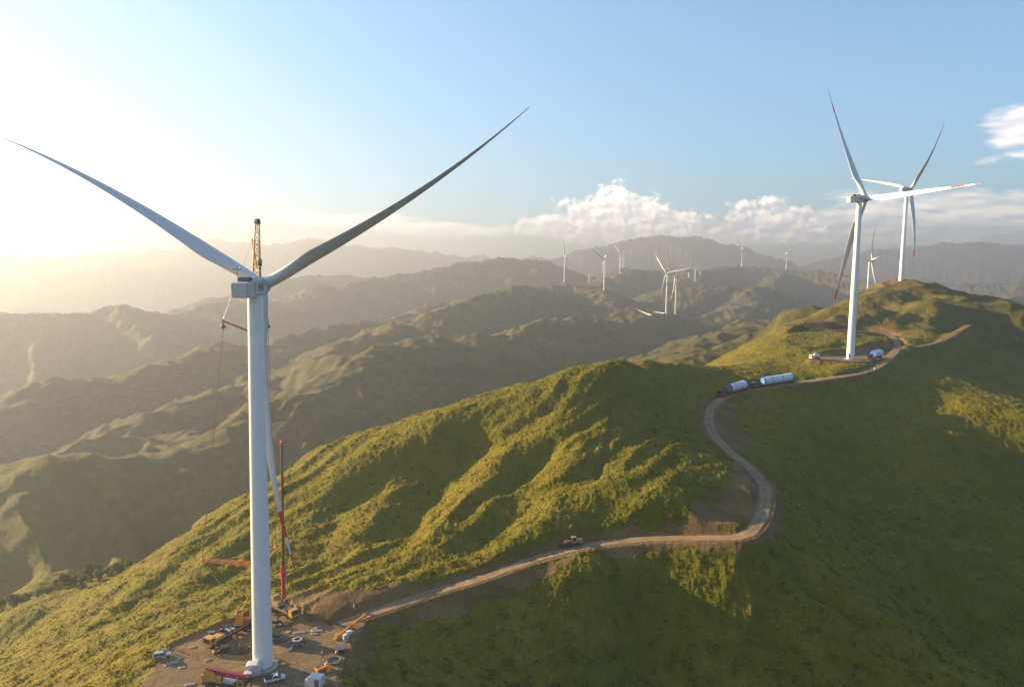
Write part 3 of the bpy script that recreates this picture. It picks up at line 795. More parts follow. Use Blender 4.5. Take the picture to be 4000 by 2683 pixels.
# ------------------------------------------------------------------ gravel roads and the building pads as sheets on the flattened ground
def gravel(name, base, dark, light, ruts=True):
    m, t, b = material(name)
    pos = t.n.new('ShaderNodeNewGeometry').outputs['Position']
    uv = t.n.new('ShaderNodeAttribute'); uv.attribute_name = 'dirt'
    n1 = t.noise(pos, 0.22, 5, 0.6); n2 = t.noise(pos, 1.6, 5, 0.7); n3 = t.noise(pos, 0.06, 3, 0.5)
    c = t.mix(t.ramp(n1, 0.35, 0.68), (*base, 1), (*light, 1))
    c = t.mix(t.ramp(n2, 0.50, 0.76, 0, 0.75), c, (*dark, 1))
    c = t.mix(t.ramp(n3, 0.45, 0.65, 0, 0.5), c, (*base, 1))
    if ruts:
        u = t.m('ABSOLUTE', t.m('ADD', uv.outputs['Fac'], t.m('MULTIPLY', t.m('SUBTRACT', n1, 0.5), 0.35)))
        tr = t.m('ABSOLUTE', t.m('SUBTRACT', u, 0.42))
        c = t.mix(t.ramp(tr, 0.22, 0.05, 0, 0.55), c, (*light, 1))
        c = t.mix(t.ramp(u, 0.75, 1.0, 0, 0.6), c, (*dark, 1))
    if not ruts:                       # wheel tracks and damp patches of the trodden ground
        sx = t.sep(pos)
        for ang, sc in ((0.5, 1.0), (-0.25, 0.8)):
            q = t.m('ADD', t.m('MULTIPLY', sx[0], -sin(ang)), t.m('MULTIPLY', sx[1], cos(ang)))
            l = t.m('ADD', t.m('MULTIPLY', sx[0], cos(ang) * 0.06), t.m('MULTIPLY', sx[1], sin(ang) * 0.06))
            k_ = t.noise(t.comb(q, l, ang), sc, 4, 0.6)
            c = t.mix(t.ramp(k_, 0.54, 0.66, 0, 0.6), c, (*dark, 1))
        c = t.mix(t.ramp(t.noise(pos, 0.11, 4, 0.6), 0.5, 0.68, 0, 0.7), c, (0.150, 0.115, 0.078, 1))
    t.l.new(c, b.inputs['Base Color'])
    b.inputs['Roughness'].default_value = 0.92; b.inputs['Specular IOR Level'].default_value = 0.15
    bp = t.n.new('ShaderNodeBump'); bp.inputs['Strength'].default_value = 0.6; bp.inputs['Distance'].default_value = 0.25
    t.l.new(t.m('ADD', n2, t.m('MULTIPLY', n1, 1.2)), bp.inputs['Height']); t.l.new(bp.outputs[0], b.inputs['Normal'])
    return m
GRAVEL = gravel("gravel", (0.200, 0.132, 0.074), (0.110, 0.070, 0.038), (0.300, 0.205, 0.120))
PADM = gravel("trodden_earth", (0.185, 0.118, 0.058), (0.100, 0.066, 0.036), (0.290, 0.190, 0.098), False)
def road_strip(name, pts, hw, lift):
    p = densify(pts[::3] if len(pts) > 20 else pts, 8)
    tan = np.gradient(p[:, :2], axis=0); tan /= np.linalg.norm(tan, axis=1)[:, None]
    nrm = np.stack([-tan[:, 1], tan[:, 0]], 1)
    m = 13; vs, at = [], []
    s = np.r_[0, np.cumsum(np.hypot(*np.diff(p[:, :2], axis=0).T))]
    for k in range(len(p)):
        for j in range(m):
            u = j / (m - 1) * 2 - 1
            wv = hw * (1 + 0.16 * perlin(np.array([s[k] / 7.0]), np.array([3.0 if u < 0 else 9.0]), 77)[0])
            q = p[k, :2] + nrm[k] * u * wv
            rut = -0.05 * math.exp(-((abs(u) - 0.42) / 0.12) ** 2)
            vs.append((q[0], q[1], p[k, 2] + lift + 0.05 * (1 - u * u) + rut - 0.13 * (abs(u) > 0.95))); at.append(u)
    idx_ = np.arange(len(p) * m).reshape(len(p), m)
    fc_ = np.stack([idx_[:-1, :-1], idx_[:-1, 1:], idx_[1:, 1:], idx_[1:, :-1]], -1).reshape(-1, 4)
    return mesh_obj(name, vs, fc_, GRAVEL, True, at, 'structure')
road_strip("gravel_road", ROAD, 2.6, 0.05)
road_strip("side_track", ROAD_UP, 2.3, 0.02)
road_strip("hill_track", ROAD_R, 1.3, 0.0)
def pad_sheet(name, poly, z, step, amp):
    c0, c1 = poly.min(0) - 2, poly.max(0) + 2
    X, Y = np.meshgrid(np.arange(c0[0], c1[0], step), np.arange(c0[1], c1[1], step))
    dd = polydist(X.ravel(), Y.ravel(), poly).reshape(X.shape) + 0.9 * fbm(X / 4, Y / 4, 47, 3)
    Z = z + 0.06 + amp * (fbm(X / 6.0, Y / 4.0, 48, 4) + 0.5 * np.abs(perlin(X / 2.2 + Y / 6, Y / 1.7, 49)))
    keep = dd < -0.2
    q = keep[:-1, :-1] & keep[1:, :-1] & keep[:-1, 1:] & keep[1:, 1:]
    idx_ = np.arange(X.size).reshape(X.shape)
    fc_ = np.stack([idx_[:-1, :-1], idx_[:-1, 1:], idx_[1:, 1:], idx_[1:, :-1]], -1)[q]
    used = np.unique(fc_); mp = np.zeros(X.size, int); mp[used] = np.arange(len(used))
    V = np.stack([X, Y, Z], -1).reshape(-1, 3)[used]
    return mesh_obj(name, V, mp[fc_], PADM, True, np.zeros(len(used)), 'structure')
pad_sheet("dirt_pad", SITE, PAD_Z, 0.45, 0.07)
pad_sheet("small_pad", PADS[1][0], TP[2], 0.8, 0.05)
pad_sheet("hilltop_pad", PADS[2][0], T2[2], 1.0, 0.05)

# ------------------------------------------------------------------ wind turbines
def blade_mesh(L, root_r, chord, bend_ax, bend_t, pitch, n=26, m=14, bands=True):
    """blade along local +z (root at 0), x = downstream axis direction, y = tangential; red bands near the tip"""
    bm = bmesh.new(); rings = []
    for k in range(n + 1):
        s = (k / n); s = s ** 1.15 if k else 0.0
        if s < 0.04: c_, th = 2 * root_r, 2 * root_r
        else:
            u = (s - 0.04) / 0.96
            grow = min(1.0, u / 0.17); grow = grow * grow * (3 - 2 * grow)
            cmax = chord * (1 - max(0.0, (u - 0.17)) / 0.83) ** 1.15 + 0.26
            c_ = 2 * root_r * (1 - grow) + cmax * grow
            ratio = 1.0 * (1 - grow) + (0.34 - 0.18 * u) * grow
            th = c_ * ratio
        tw = pitch + radians(14) * (1 - s) ** 2
        ring = []
        for j in range(m):
            a = 2 * pi * j / m
            e = cos(a); f = sin(a)
            air = min(1.0, max(0.0, (s - 0.05) / 0.12))
            xx = e * 0.5 * c_ - 0.18 * c_ * air
            yy = f * 0.5 * th * (1 - air * 0.55 * max(0.0, (-e + 0.35)) / 1.35 * (1 if e < 0.35 else 0))
            ct, st = cos(tw), sin(tw)
            # chord lies in the rotor plane (y) at pitch 0 and along the axis (x) when feathered
            ring.append(bm.verts.new((xx * st + yy * ct + bend_ax * L * s ** 2.0, xx * ct - yy * st + bend_t * L * s ** 2.5, s * L)))
        rings.append((s, ring))
    for (sa, a), (sb, b) in zip(rings[:-1], rings[1:]):
        mid = (sa + sb) / 2
        red = bands and ((0.775 < mid < 0.85) or mid > 0.925)
        for j in range(m):
            f = bm.faces.new([a[j], a[(j + 1) % m], b[(j + 1) % m], b[j]]); f.smooth = True
            f.material_index = 1 if red else 0
    bm.faces.new(rings[0][1][::-1]); f = bm.faces.new(rings[-1][1]); f.material_index = int(bands)
    bmesh.ops.recalc_face_normals(bm, faces=bm.faces)
    me = bpy.data.meshes.new("blade"); bm.to_mesh(me); bm.free()
    me.materials.append(BLADE); me.materials.append(RED)
    return me

def turbine(base, hub_z, psi, phase, L, bt, ba, label, pitch=70, detail=2, base_r=2.35, marks=True, group='wind turbines on the ridges', door_az=None, plain_upper=False):
    """base: foot of the tower; psi: azimuth the rotor axis points to (degrees from +Y to +X); phase: blade angle"""
    root = bpy.data.objects.new("wind_turbine", None); COL.objects.link(root)
    root.location = base; tag(root, label, 'wind turbine', group)
    H = hub_z - base[2] - 1.95
    n = 40 if detail == 2 else 18
    t = MB(); top_r = base_r * 0.66
    segs = (0.0, 0.14, 0.33, 0.55, 0.78, 1.0)
    rr = [base_r + (top_r - base_r) * q ** 1.15 for q in segs]
    for k in range(5):                                     # five cans with a thin joint between them
        t.lathe(WHITE, [(rr[k], H * segs[k] + 0.03), (rr[k] * 0.5 + rr[k + 1] * 0.5, H * (segs[k] + segs[k + 1]) / 2), (rr[k + 1], H * segs[k + 1] - 0.03)], n)
        if k: t.lathe(WHITE, [(rr[k] - 0.02, H * segs[k] - 0.05), (rr[k] - 0.02, H * segs[k] + 0.05)], n, None, True, False)
    tower = t.build("tower", root)
    if detail == 2:
        f = MB(); f.lathe(CONC, [(base_r + 1.3, -0.8), (base_r + 1.3, 0.12), (base_r + 0.55, 0.25), (base_r + 0.5, 0.26)], 40)
        f.torus(STEEL, (0, 0, 0.30), base_r + 0.12, 0.16, 40, 6)
        f.build("foundation_ring", root)
    # nacelle frame: local x towards the rotor, built in an Empty-free way by baking the rotation in the meshes
    ps = radians(psi); ti = radians(5)
    ax = Vector((sin(ps) * cos(ti), cos(ps) * cos(ti), sin(ti))); rt = Vector((cos(ps), -sin(ps), 0)); up = rt.cross(ax)
    M = Matrix(((*ax, 0), (*(-rt), 0), (*up, 0), (0, 0, 0, 1))).transposed(); M.translation = Vector((0, 0, hub_z - base[2]))
    nm = MB()
    prof = [(-7.6, -1.75), (-7.6, 1.75), (-2.0, 2.0), (1.5, 1.95), (2.0, 1.5), (2.0, -1.5), (1.3, -1.9), (-6.5, -2.0)]
    i = nm.mi(GREY)
    nm.prism(GREY, prof, -2.15, 2.15, M)
    bmesh.ops.recalc_face_normals(nm.bm, faces=nm.bm.faces)
    bmesh.ops.bevel(nm.bm, geom=list(nm.bm.edges), offset=0.22, segments=2, affect='EDGES')
    nac = nm.build("nacelle", root)
    if detail == 2:
        c = MB(); c.box(DARK, (-4.0, 0.2, 2.4), (2.0, 2.6, 0.95), M)
        for k in range(5): c.box(STEEL, (-5.03, 0.2, 2.1 + 0.17 * k), (0.06, 2.9, 0.07), M)
        c.build("cooler_louvre", nac)
        h = MB(); h.box(GREY, (-1.2, 0.0, 2.3), (3.2, 2.2, 0.7), M, 0.9, 0.12); h.build("roof_hatch", nac)
        mm = MB(); b0 = M @ Vector((-6.8, 0.6, 1.7)); b1 = M @ Vector((-6.8, 0.6, 5.0))
        mm.tube(STEEL, b0, b1, 0.08); mm.beam(DARK, M @ Vector((-6.8, -0.5, 5.0)), M @ Vector((-6.8, 1.7, 5.0)), 0.16, 0.16)
        mm.tube(STEEL, M @ Vector((-6.8, 1.6, 5.0)), M @ Vector((-6.8, 1.6, 5.5)), 0.06); mm.lathe(WHITE, [(0.05, 5.5), (0.28, 5.6), (0.28, 5.9), (0.05, 6.0)], 10, M @ Matrix.Translation((-6.8, -0.4, -0.4)))
        mm.build("weather_mast", nac)
        lo = MB()          # yellow emblem and the dark characters beside it, on both flanks
        for sd in (-1,):
            y = sd * 2.17
            def fl(x0, z0, x1, z1, mat):
                xa, xb = (x0, x1)
                lo.box(mat, ((xa + xb) / 2 , y, (z0 + z1) / 2), (abs(xb - xa), 0.03, abs(z1 - z0)), M)
            fl(-4.3, -1.1, -3.8, 1.3, YELLOW); fl(-3.8, 0.3, -3.0, 1.3, YELLOW); fl(-3.8, -1.1, -3.35, 0.3, YELLOW)
        lo.build("emblem", nac)
        y = -2.17          # two characters drawn as strokes (x towards the rotor, height), and a line of small lettering
        for strokes in ([(-2.2, 0.95, -1.2, 0.95), (-1.7, 1.15, -1.7, -0.75), (-2.1, 0.45, -1.3, 0.45), (-2.1, 0.0, -1.3, 0.0), (-2.25, -0.7, -1.15, -0.7), (-2.1, 0.45, -2.1, 0.0), (-1.3, 0.45, -1.3, 0.0)],
                        [(-0.7, 1.0, -0.7, -0.7), (-0.9, 0.4, -0.3, 0.4), (-0.3, 0.9, 0.35, 0.9), (-0.3, 0.9, -0.3, 0.1), (0.35, 0.9, 0.35, 0.1), (-0.3, 0.15, 0.35, 0.15), (-0.15, 0.15, -0.4, -0.7), (0.15, 0.15, 0.2, -0.65), (0.2, -0.65, 0.5, -0.65)]):
            le = MB()
            for x0, z0, x1, z1 in strokes: le.beam(INK, M @ Vector((x0, y, z0)), M @ Vector((x1, y, z1)), 0.13, 0.13)
            le.build("character", nac)
        le = MB(); le.box(INK, (-2.2, y, -1.61), (3.7, 0.02, 0.03), M)
        for q in range(7): le.box(INK, (-3.9 + q * 0.55, y, -1.55), (0.33, 0.03, 0.14), M)
        le.build("lettering", nac)
    hubm = MB()
    Mh = M @ Matrix.Rotation(pi / 2, 4, 'Y')
    hubm.lathe(GREY, [(1.6, 2.0), (2.1, 2.3), (2.3, 3.7), (2.1, 4.9), (1.5, 5.9), (0.7, 6.5), (0.05, 6.7)], 22 if detail == 2 else 12, Mh)
    hub = hubm.build("rotor_hub", root)
    hc = M @ Vector((4.0, 0, 0))
    for k in range(3):
        th = radians(phase + 120 * k)
        r_ = rt * cos(th) + up * sin(th); tn = -rt * sin(th) + up * cos(th)
        me = blade_mesh(L - 1.6, 1.5, 4.2, ba, bt, radians(pitch[k] if isinstance(pitch, tuple) else pitch), 34 if detail == 2 else 16, 16 if detail == 2 else 8, not (k < 2 and plain_upper))
        o = bpy.data.objects.new("blade", me); COL.objects.link(o); o.parent = root
        B = Matrix(((*ax, 0), (*tn, 0), (*r_, 0), (0, 0, 0, 1))).transposed(); B.translation = hc + r_ * 1.6
        o.matrix_local = B
    if detail == 2:
        dm = MB()
        a = door_az
        Md = Matrix.Rotation(a, 4, 'Z')
        dm.box(DARK, (base_r - 0.02, 0, 2.4), (0.10, 1.0, 2.3), Md, 1, 0.03); dm.box(STEEL, (base_r + 0.55, 0, 1.15), (1.2, 1.3, 0.08), Md)
        for k in range(4): dm.box(STEEL, (base_r + 1.25 + 0.28 * k, 0, 0.95 - 0.25 * k), (0.28, 1.0, 0.06), Md)
        for sd in (-0.6, 0.6): dm.tube(STEEL, Md @ Vector((base_r + 1.1, sd, 1.15)), Md @ Vector((base_r + 1.1, sd, 2.2)), 0.04); 
        dm.build("access_door", root)
    return root

L0 = pz(1027, 2600, PAD_Z)
hubL = py(1003, 1122, L0[1])
turbine((L0[0], L0[1], PAD_Z), hubL[2], 7.4, 26.6, 80.6, 0.10, 0.041, "nearest and largest white wind turbine, standing on the dirt pad beside the orange crane", (116, 116, 60), 2, 2.55, door_az=radians(60), plain_upper=True)
hubR = py(3340, 777, 440)
turbine((TP[0], TP[1], TP[2]), hubR[2], 80.9, -0.8, 85.2, 0.0, 0.048, "tall white wind turbine on the small brown pad, one sunlit red banded blade pointing right", (24, 76, 76), 2, 2.3, door_az=radians(-130))
hub2 = py(3531, 741, 728)
turbine((T2[0], T2[1], T2[2]), hub2[2], 77.0, 43.6, 79.9, 0.0, -0.19, "white wind turbine standing on top of the round green hill at right", (76, 30, 76), 2, 2.3, door_az=radians(-130))

def far_turbine(base_px, hub_px, y, psi, phase, L, bt, ba, label, pitch=25, sink=0.0):
    b = py(*base_px, y); h = py(*hub_px, y)
    g = gz(b[0], b[1])
    z0 = min(g - 0.5, b[2])
    return turbine((b[0], b[1], z0), h[2], psi, phase, L, bt, ba, label, pitch, 1, 2.25)
g3 = py(3389, 1130, 1300)
far_turbine((3386, 1200), (3391, 1015), 1300, 116.0, 0.4, 78, 0.03, 0.14, "white wind turbine half hidden behind the right green hill between two taller ones")
FT = [((2148,1103),(2148,1049),4400,-29,8.7,72,0,-.1,"tiny pale wind turbine farthest left on the distant ridge"),
 ((2204,1114),(2205,1002),2476,-43,91.5,68,0,.2,"white wind turbine with one blade straight up, left end of the middle ridge"),
 ((2359,1144),(2362,1017),2183,-48,31,79,-.02,.16,"white wind turbine beside orange containers on a bare earth pad of the middle ridge"),
 ((2364,1092),(2362,1000),3100,-30,20,78,0,.1,"pale wind turbine hidden behind the nearer tower so that only its crossing blades show"),
 ((2420,1085),(2418,994),3050,28,6.3,67,.05,.25,"white wind turbine with the longest blade reaching right in the cluster below the cloud"),
 ((2433,1054),(2431,984),3960,-43,8.7,75,0,-.03,"pale wind turbine with the highest hub of the cluster below the big cloud"),
 ((2423,1088),(2424,1012),3800,-35,40,72,0,.05,"pale wind turbine close behind a nearer tower in the cluster below the cloud"),
 ((2437,1056),(2437,1017),4300,-20,60,45,0,0,"small pale wind turbine at the right foot of the cluster below the cloud"),
 ((2602,1232),(2601,1068),1690,-136,48,73,-.03,-.22,"white wind turbine on the dark middle ridge, left one of the close pair"),
 ((2638,1220),(2635,1082),1900,-64.5,32.8,79,.03,.1,"white wind turbine with crossed blades just right of the blade lying on the ground"),
 ((2897,1041),(2898,969),3850,-30,12.5,79,-.02,0,"white wind turbine on the highest knoll of the far ridge below the small cloud"),
 ((3070,1065),(3072,988),3600,-30,12.5,79,-.03,-.04,"white wind turbine at the right end of the far ridge, one blade pointing right")]
for a in FT: far_turbine(*a)

# ------------------------------------------------------------------ machines and stores on the dirt pad
PZ = PAD_Z + 0.08
def G(u, v, z=PZ): return Vector(pz(u, v, z))

def wheel(parent, c, r, wd, name="wheel"):
    """tyre with its rim; the axle lies along local y"""
    M = Matrix.Translation(c) @ Matrix.Rotation(pi / 2, 4, 'X')
    t = MB(); t.lathe(BLACKM, [(r * 0.60, -wd / 2), (r * 0.92, -wd / 2), (r, -wd * 0.36), (r, wd * 0.36), (r * 0.92, wd / 2), (r * 0.60, wd / 2)], 18, M)
    o = t.build(name, parent)
    q = MB(); q.lathe(STEEL, [(r * 0.58, -wd * 0.40), (r * 0.58, wd * 0.40)], 14, M); q.lathe(STEEL, [(r * 0.22, -wd * 0.52), (r * 0.22, wd * 0.52)], 8, M); q.build("rim", o)
    return o
def outrigger(parent, p, q, foot_z, name="outrigger", mat=DARK, w_=0.55):
    m = MB(); m.beam(mat, p, q, w_, w_ * 1.1)
    m.tube(STEEL, q, (q[0], q[1], foot_z + 0.25), 0.13); m.lathe(mat, [(0.55, foot_z), (0.55, foot_z + 0.14), (0.2, foot_z + 0.3)], 12, Matrix.Translation((q[0], q[1], 0)))
    return m.build(name, parent)

# --- large orange crane behind the tower
cf, cb = G(806, 2536), G(1003, 2430)
hd = heading(cb, cf)                                     # driving direction: cab towards the left
ORI = Vector((cf[0], cf[1], PZ))
crane = thing("mobile_crane", ORI, hd, "huge orange mobile crane with lattice jib rising behind the nearest wind turbine", "crane", "cranes at the building site")
inv = (Matrix.Translation(ORI) @ Matrix.Rotation(hd, 4, 'Z')).inverted()
def LC(p): return inv @ Vector(p)
m = MB()                                                  # carrier: local x runs from the cab (0) back to negative
m.box(DARK, (-9.2, 0, 1.25), (16.5, 2.6, 0.7), None, 1, 0.05); m.box(STEEL, (-9.0, 1.3, 1.75), (15.0, 0.25, 0.3)); m.box(STEEL, (-9.0, -1.3, 1.75), (15.0, 0.25, 0.3))
m.box(DARK, (-6.2, 0.3, 1.9), (1.6, 1.8, 0.6), None, 1, 0.1)
m.build("carrier_frame", crane)
m = MB(); m.prism(AMBER, [(-2.3, 0.75), (0.0, 0.75), (0.12, 1.7), (-0.25, 3.15), (-2.2, 3.15)], -1.4, 1.4)
bmesh.ops.bevel(m.bm, geom=list(m.bm.edges), offset=0.1, segments=2, affect='EDGES'); cab = m.build("cab", crane)
m = MB(); m.prism(GLASS, [(0.10, 1.8), (-0.19, 2.95), (-0.15, 2.97), (0.14, 1.82)], -1.2, 1.2); m.build("windscreen", cab)
m = MB(); m.box(GLASS, (-1.1, 1.41, 2.35), (1.2, 0.04, 0.85)); m.build("side_window", cab)
m = MB(); m.box(GLASS, (-1.1, -1.41, 2.35), (1.2, 0.04, 0.85)); m.build("side_window", cab)
m = MB(); m.box(AMBER, (-4.0, 0, 2.0), (2.9, 2.5, 0.9), None, 0.94, 0.08); m.build("engine_cover", crane)
m = MB(); m.lathe(SILVER, [(0.5, -1.2), (0.5, 1.2)], 14, Matrix.Translation((-7.2, 0, 2.3)) @ Matrix.Rotation(pi / 2, 4, 'X')); m.lathe(SILVER, [(0.42, -1.0), (0.42, 1.0)], 12, Matrix.Translation((-8.6, 0.2, 2.2)) @ Matrix.Rotation(pi / 2, 4, 'X')); m.build("winch_drum", crane)
for x in (-1.2, -3.0, -5.0, -7.0, -12.5, -14.3):
    for sd in (-1.15, 1.15): wheel(crane, (x, sd, 0.72), 0.72, 0.5)
m = MB(); m.box(DARK, (-7.3, -1.1, 2.35), (5.2, 0.5, 1.0), None, 1, 0.06); m.build("tool_box", crane)
for px_, zz, frm in [((1003, 2440 + 40), 0, (-9.5, 1.2)), ((938, 2545), 0, (-9.0, 1.3)), ((1092, 2500), 0, (-13.0, 1.2)), ((868, 2460), 0, (-11.0, -1.3)), ((1100, 2440), 0, (-14.0, -1.2))][1:]:
    e = LC(G(*px_))
    outrigger(crane, (frm[0], frm[1], 1.15), (e.x, e.y, 1.05), 0.22)
# superstructure, boom and guying
bf = Vector((G(988, 2455)[0], G(988, 2455)[1], PZ + 2.6))          # boom foot
bt_ = Vector(py(1005, 868, bf[1] + 1.5))
m = MB(); c_ = LC(bf)
ax_b = (LC(bt_) - c_).normalized()
m.lathe(DARK, [(1.5, -0.9), (1.5, -0.2)], 20, Matrix.Translation(c_)); 
cwp = LC(Vector(pz(936, 2446, PZ + 1.2)))
m.beam(RUST, (c_.x, c_.y, c_.z + 0.2), (cwp.x, cwp.y, c_.z + 0.3), 2.2, 0.9)
m.build("superstructure", crane)
m = MB()
Mc = Matrix.Translation((cwp.x, cwp.y, c_.z + 1.3)) @ Matrix.Rotation(atan2(cwp.y - c_.y, cwp.x - c_.x), 4, 'Z')
m.box(ORANGE, (0, 0, 0), (2.0, 3.0, 3.4), Mc, 1, 0.06)
for k in range(4): m.box(DARK, (0, 0, -1.2 + 0.8 * k), (2.03, 3.03, 0.04), Mc)
m.box(DARK, (0, 0, 1.72), (1.5, 2.4, 0.06), Mc)
m.build("counterweight", crane)
m = MB(); pc = c_ + Vector((0, 0, 0.2)); Mo = Matrix.Translation(pc) @ Matrix.Rotation(atan2(-(cwp.y - c_.y), -(cwp.x - c_.x)), 4, 'Z')
m.box(ORANGE, (0.2, 1.6, 1.1), (2.4, 1.2, 1.9), Mo, 0.9, 0.1); m.box(GLASS, (1.42, 1.6, 1.3), (0.05, 0.9, 1.0), Mo); m.build("operator_cab", crane)
zf = lambda z: c_ + ax_b * ((z - bf.z) / (bt_.z - bf.z) * (LC(bt_) - c_).length)
m = MB()
m.tube(ORANGE, zf(bf.z - 0.5), zf(-92), 1.0, 0.95, 6, True, False); m.tube(ORANGE, zf(-92), zf(-89.5), 0.95, 0.70, 6, True, False)
m.tube(ORANGE, zf(-89.5), zf(-82), 0.70, 0.68, 6, True, False); m.tube(STEEL, zf(-82), zf(-66), 0.6, 0.58, 6, True, False); m.tube(ORANGE, zf(-66), zf(-50), 0.54, 0.5, 6, True, False); m.tube(ORANGE, zf(-50), zf(-32), 0.46, 0.44, 6, True, False)
m.build("telescopic_boom", crane)
m = MB(); of = Vector((0.0, 0.95, 0)); cyl0, cyl1 = zf(-100) + of, zf(-92) + of * 1.1
m.tube(STEEL, cyl0, cyl1, 0.22, None, 8); m.build("luffing_cylinder", crane)
m = MB(); m.lattice(AMBER, zf(-32), zf(-8), 1.9, 2.0, 2.0, 0.17, 0.11)
m.lattice(AMBER, zf(-8), zf(2), 2.0, 1.9, 1.7, 0.17, 0.11); m.lattice(AMBER, zf(2), zf(13.2), 1.8, 1.1, 1.5, 0.15, 0.10)
m.build("lattice_jib", crane)
m = MB(); m.lathe(DARK, [(0.75, -0.5), (0.75, 0.5)], 14, Matrix.Translation(zf(13.8)) @ Matrix.Rotation(pi / 2, 4, 'X')); m.box(DARK, tuple(zf(13.4)), (1.4, 1.1, 0.7)); m.build("jib_head", crane)
kp = LC(Vector(py(985, 935, bt_[1])))
m = MB(); m.beam(ORANGE, zf(1.5), kp, 0.3, 0.3); m.beam(ORANGE, zf(7), kp, 0.14, 0.14); m.path(ORANGE, [kp, zf(12.8)], 0.06); m.build("jib_strut", crane)
hk = LC(Vector(py(1015, 1025, bt_[1] - 1)))
m = MB(); m.path(ROPE, [zf(13.4) + Vector((0, 0, 0.2)), hk + Vector((0, 0, 0.9))], 0.06); m.build("hoist_rope", crane)
m = MB(); m.box(DARK, tuple(hk), (1.1, 0.7, 1.9), None, 0.8, 0.1); m.lathe(STEEL, [(0.45, -0.5), (0.45, 0.5)], 10, Matrix.Translation(hk + Vector((0, 0, 0.3))) @ Matrix.Rotation(pi / 2, 4, 'X')); m.tube(RUST, hk + Vector((0, 0, -0.9)), hk + Vector((0, 0, -7.5)), 0.3, 0.28, 8); m.build("hook_block", crane)
# the two guy arms of the boom and their ropes
ga = zf(-84.5)
for tipx, spx, upx in [((790, 2186, -6.0), (872, 1262, -4.0), (985, 935, 0.0)), ((1079, 2131, 7.0), (1046, 1262, 6.0), (1004, 960, 0.5))]:
    tip = LC(Vector(py(tipx[0], tipx[1], bf[1] + tipx[2])))
    m = MB(); m.lattice(ORANGE, ga, tip, 1.1, 0.7, 1.1, 0.10, 0.06); m.box(ORANGE, tuple(ga * 0.72 + tip * 0.28), (1.9, 1.3, 1.5), None, 1, 0.25); m.beam(STEEL, ga * 0.9 + tip * 0.1, ga * 0.15 + tip * 0.85, 0.3, 0.3)
    m.lathe(ORANGE, [(0.5, -0.35), (0.5, 0.35)], 10, Matrix.Translation(tip) @ Matrix.Rotation(pi / 2, 4, 'X')); m.build("guy_arm", crane)
    m = MB(); m.path(AMBER, [tip, LC(Vector(pz(938, 2388, PZ + 4.4)))], 0.075); m.build("guy_rope", crane)
    sp = LC(Vector(py(spx[0], spx[1], bf[1] + spx[2])))
    m = MB()
    for o in (-0.42, 0.42): m.path(ROPE, [tip + Vector((o, o, 0)), sp + Vector((o, o, -1.2))], 0.05)
    m.build("guy_rope", crane)
    m = MB(); m.beam(RUST, zf(sp.z + PZ - 3.2 if False else (ORI.z + sp.z - 3.4)), sp + Vector((0, 0, 0.6)), 0.42, 0.5); m.beam(RUST, sp + Vector((0, 0, 1.2)), sp + Vector((0, 0, -0.9)), 0.35, 0.35)
    m.lathe(RUST, [(0.35, -0.5), (0.72, -0.25), (0.72, 0.25), (0.35, 0.5)], 12, Matrix.Translation(sp + Vector((0, 0, -1.0)))); m.build("spreader_arm", crane)
    m = MB(); ue = LC(Vector(py(upx[0], upx[1], bt_[1] + upx[2]))); mid = sp * 0.55 + ue * 0.45
    m.tube(SLING, sp + Vector((0, 0, 0.9)), mid, 0.20, 0.09, 6); m.tube(SLING, mid, ue, 0.09, 0.06, 6); m.build("pendant_line", crane)

# --- second crane with upright red boom
ca, cb2 = G(1152, 2418), G(1062, 2372)
hd = heading(cb2, ca); P0 = (cb2 + ca) / 2
cr2 = thing("truck_crane", P0, hd, "truck crane with upright red telescopic boom parked against the earth bank", "crane", "cranes at the building site")
m = MB(); m.box(DARK, (-0.6, 0, 1.15), (11.6, 2.5, 0.6), None, 1, 0.05); m.box(CREAM, (-1.0, 1.15, 1.6), (9.5, 0.3, 0.3)); m.box(CREAM, (-1.0, -1.15, 1.6), (9.5, 0.3, 0.3)); m.box(STEEL, (1.5, 0, 1.7), (2.0, 1.7, 0.7), None, 1, 0.08); m.build("carrier_frame", cr2)
m = MB(); m.prism(AMBER, [(4.3, 0.7), (6.3, 0.7), (6.4, 1.5), (6.0, 2.9), (4.4, 2.9)], -1.3, 1.3); bmesh.ops.bevel(m.bm, geom=list(m.bm.edges), offset=0.1, segments=2, affect='EDGES'); cab = m.build("cab", cr2)
m = MB(); m.prism(GLASS, [(6.39, 1.6), (6.06, 2.75), (6.10, 2.77), (6.43, 1.62)], -1.1, 1.1); m.build("windscreen", cab)
m = MB(); m.box(AMBER, (3.2, 0.5, 2.0), (1.8, 1.3, 0.9), None, 0.9, 0.08); m.build("engine_cover", cr2)
for x in (5.2, 3.4, -2.4, -4.0):
    for sd in (-1.1, 1.1): wheel(cr2, (x, sd, 0.6), 0.6, 0.42)
for x, sd in ((2.4, 1), (2.4, -1), (-5.6, 1), (-5.6, -1)): outrigger(cr2, (x, sd * 1.0, 1.1), (x, sd * 3.8, 1.05), 0.0, "outrigger", DARK, 0.4)
m = MB(); m.lathe(DARK, [(1.1, 1.5), (1.1, 1.9)], 16, Matrix.Translation((-2.0, 0, 0))); m.box(CREAM, (-2.4, -0.2, 2.7), (3.4, 2.2, 1.4), None, 0.92, 0.1); m.build("superstructure", cr2)
m = MB(); m.box(CREAM, (-4.4, 0.3, 3.3), (1.5, 2.3, 2.2), None, 1, 0.08); m.build("counterweight", cr2)
m = MB(); m.box(SILVER, (-0.6, 1.1, 3.1), (1.4, 1.0, 2.0), None, 0.9, 0.1); m.box(GLASS, (0.12, 1.1, 3.3), (0.05, 0.8, 1.0)); m.build("operator_cab", cr2)
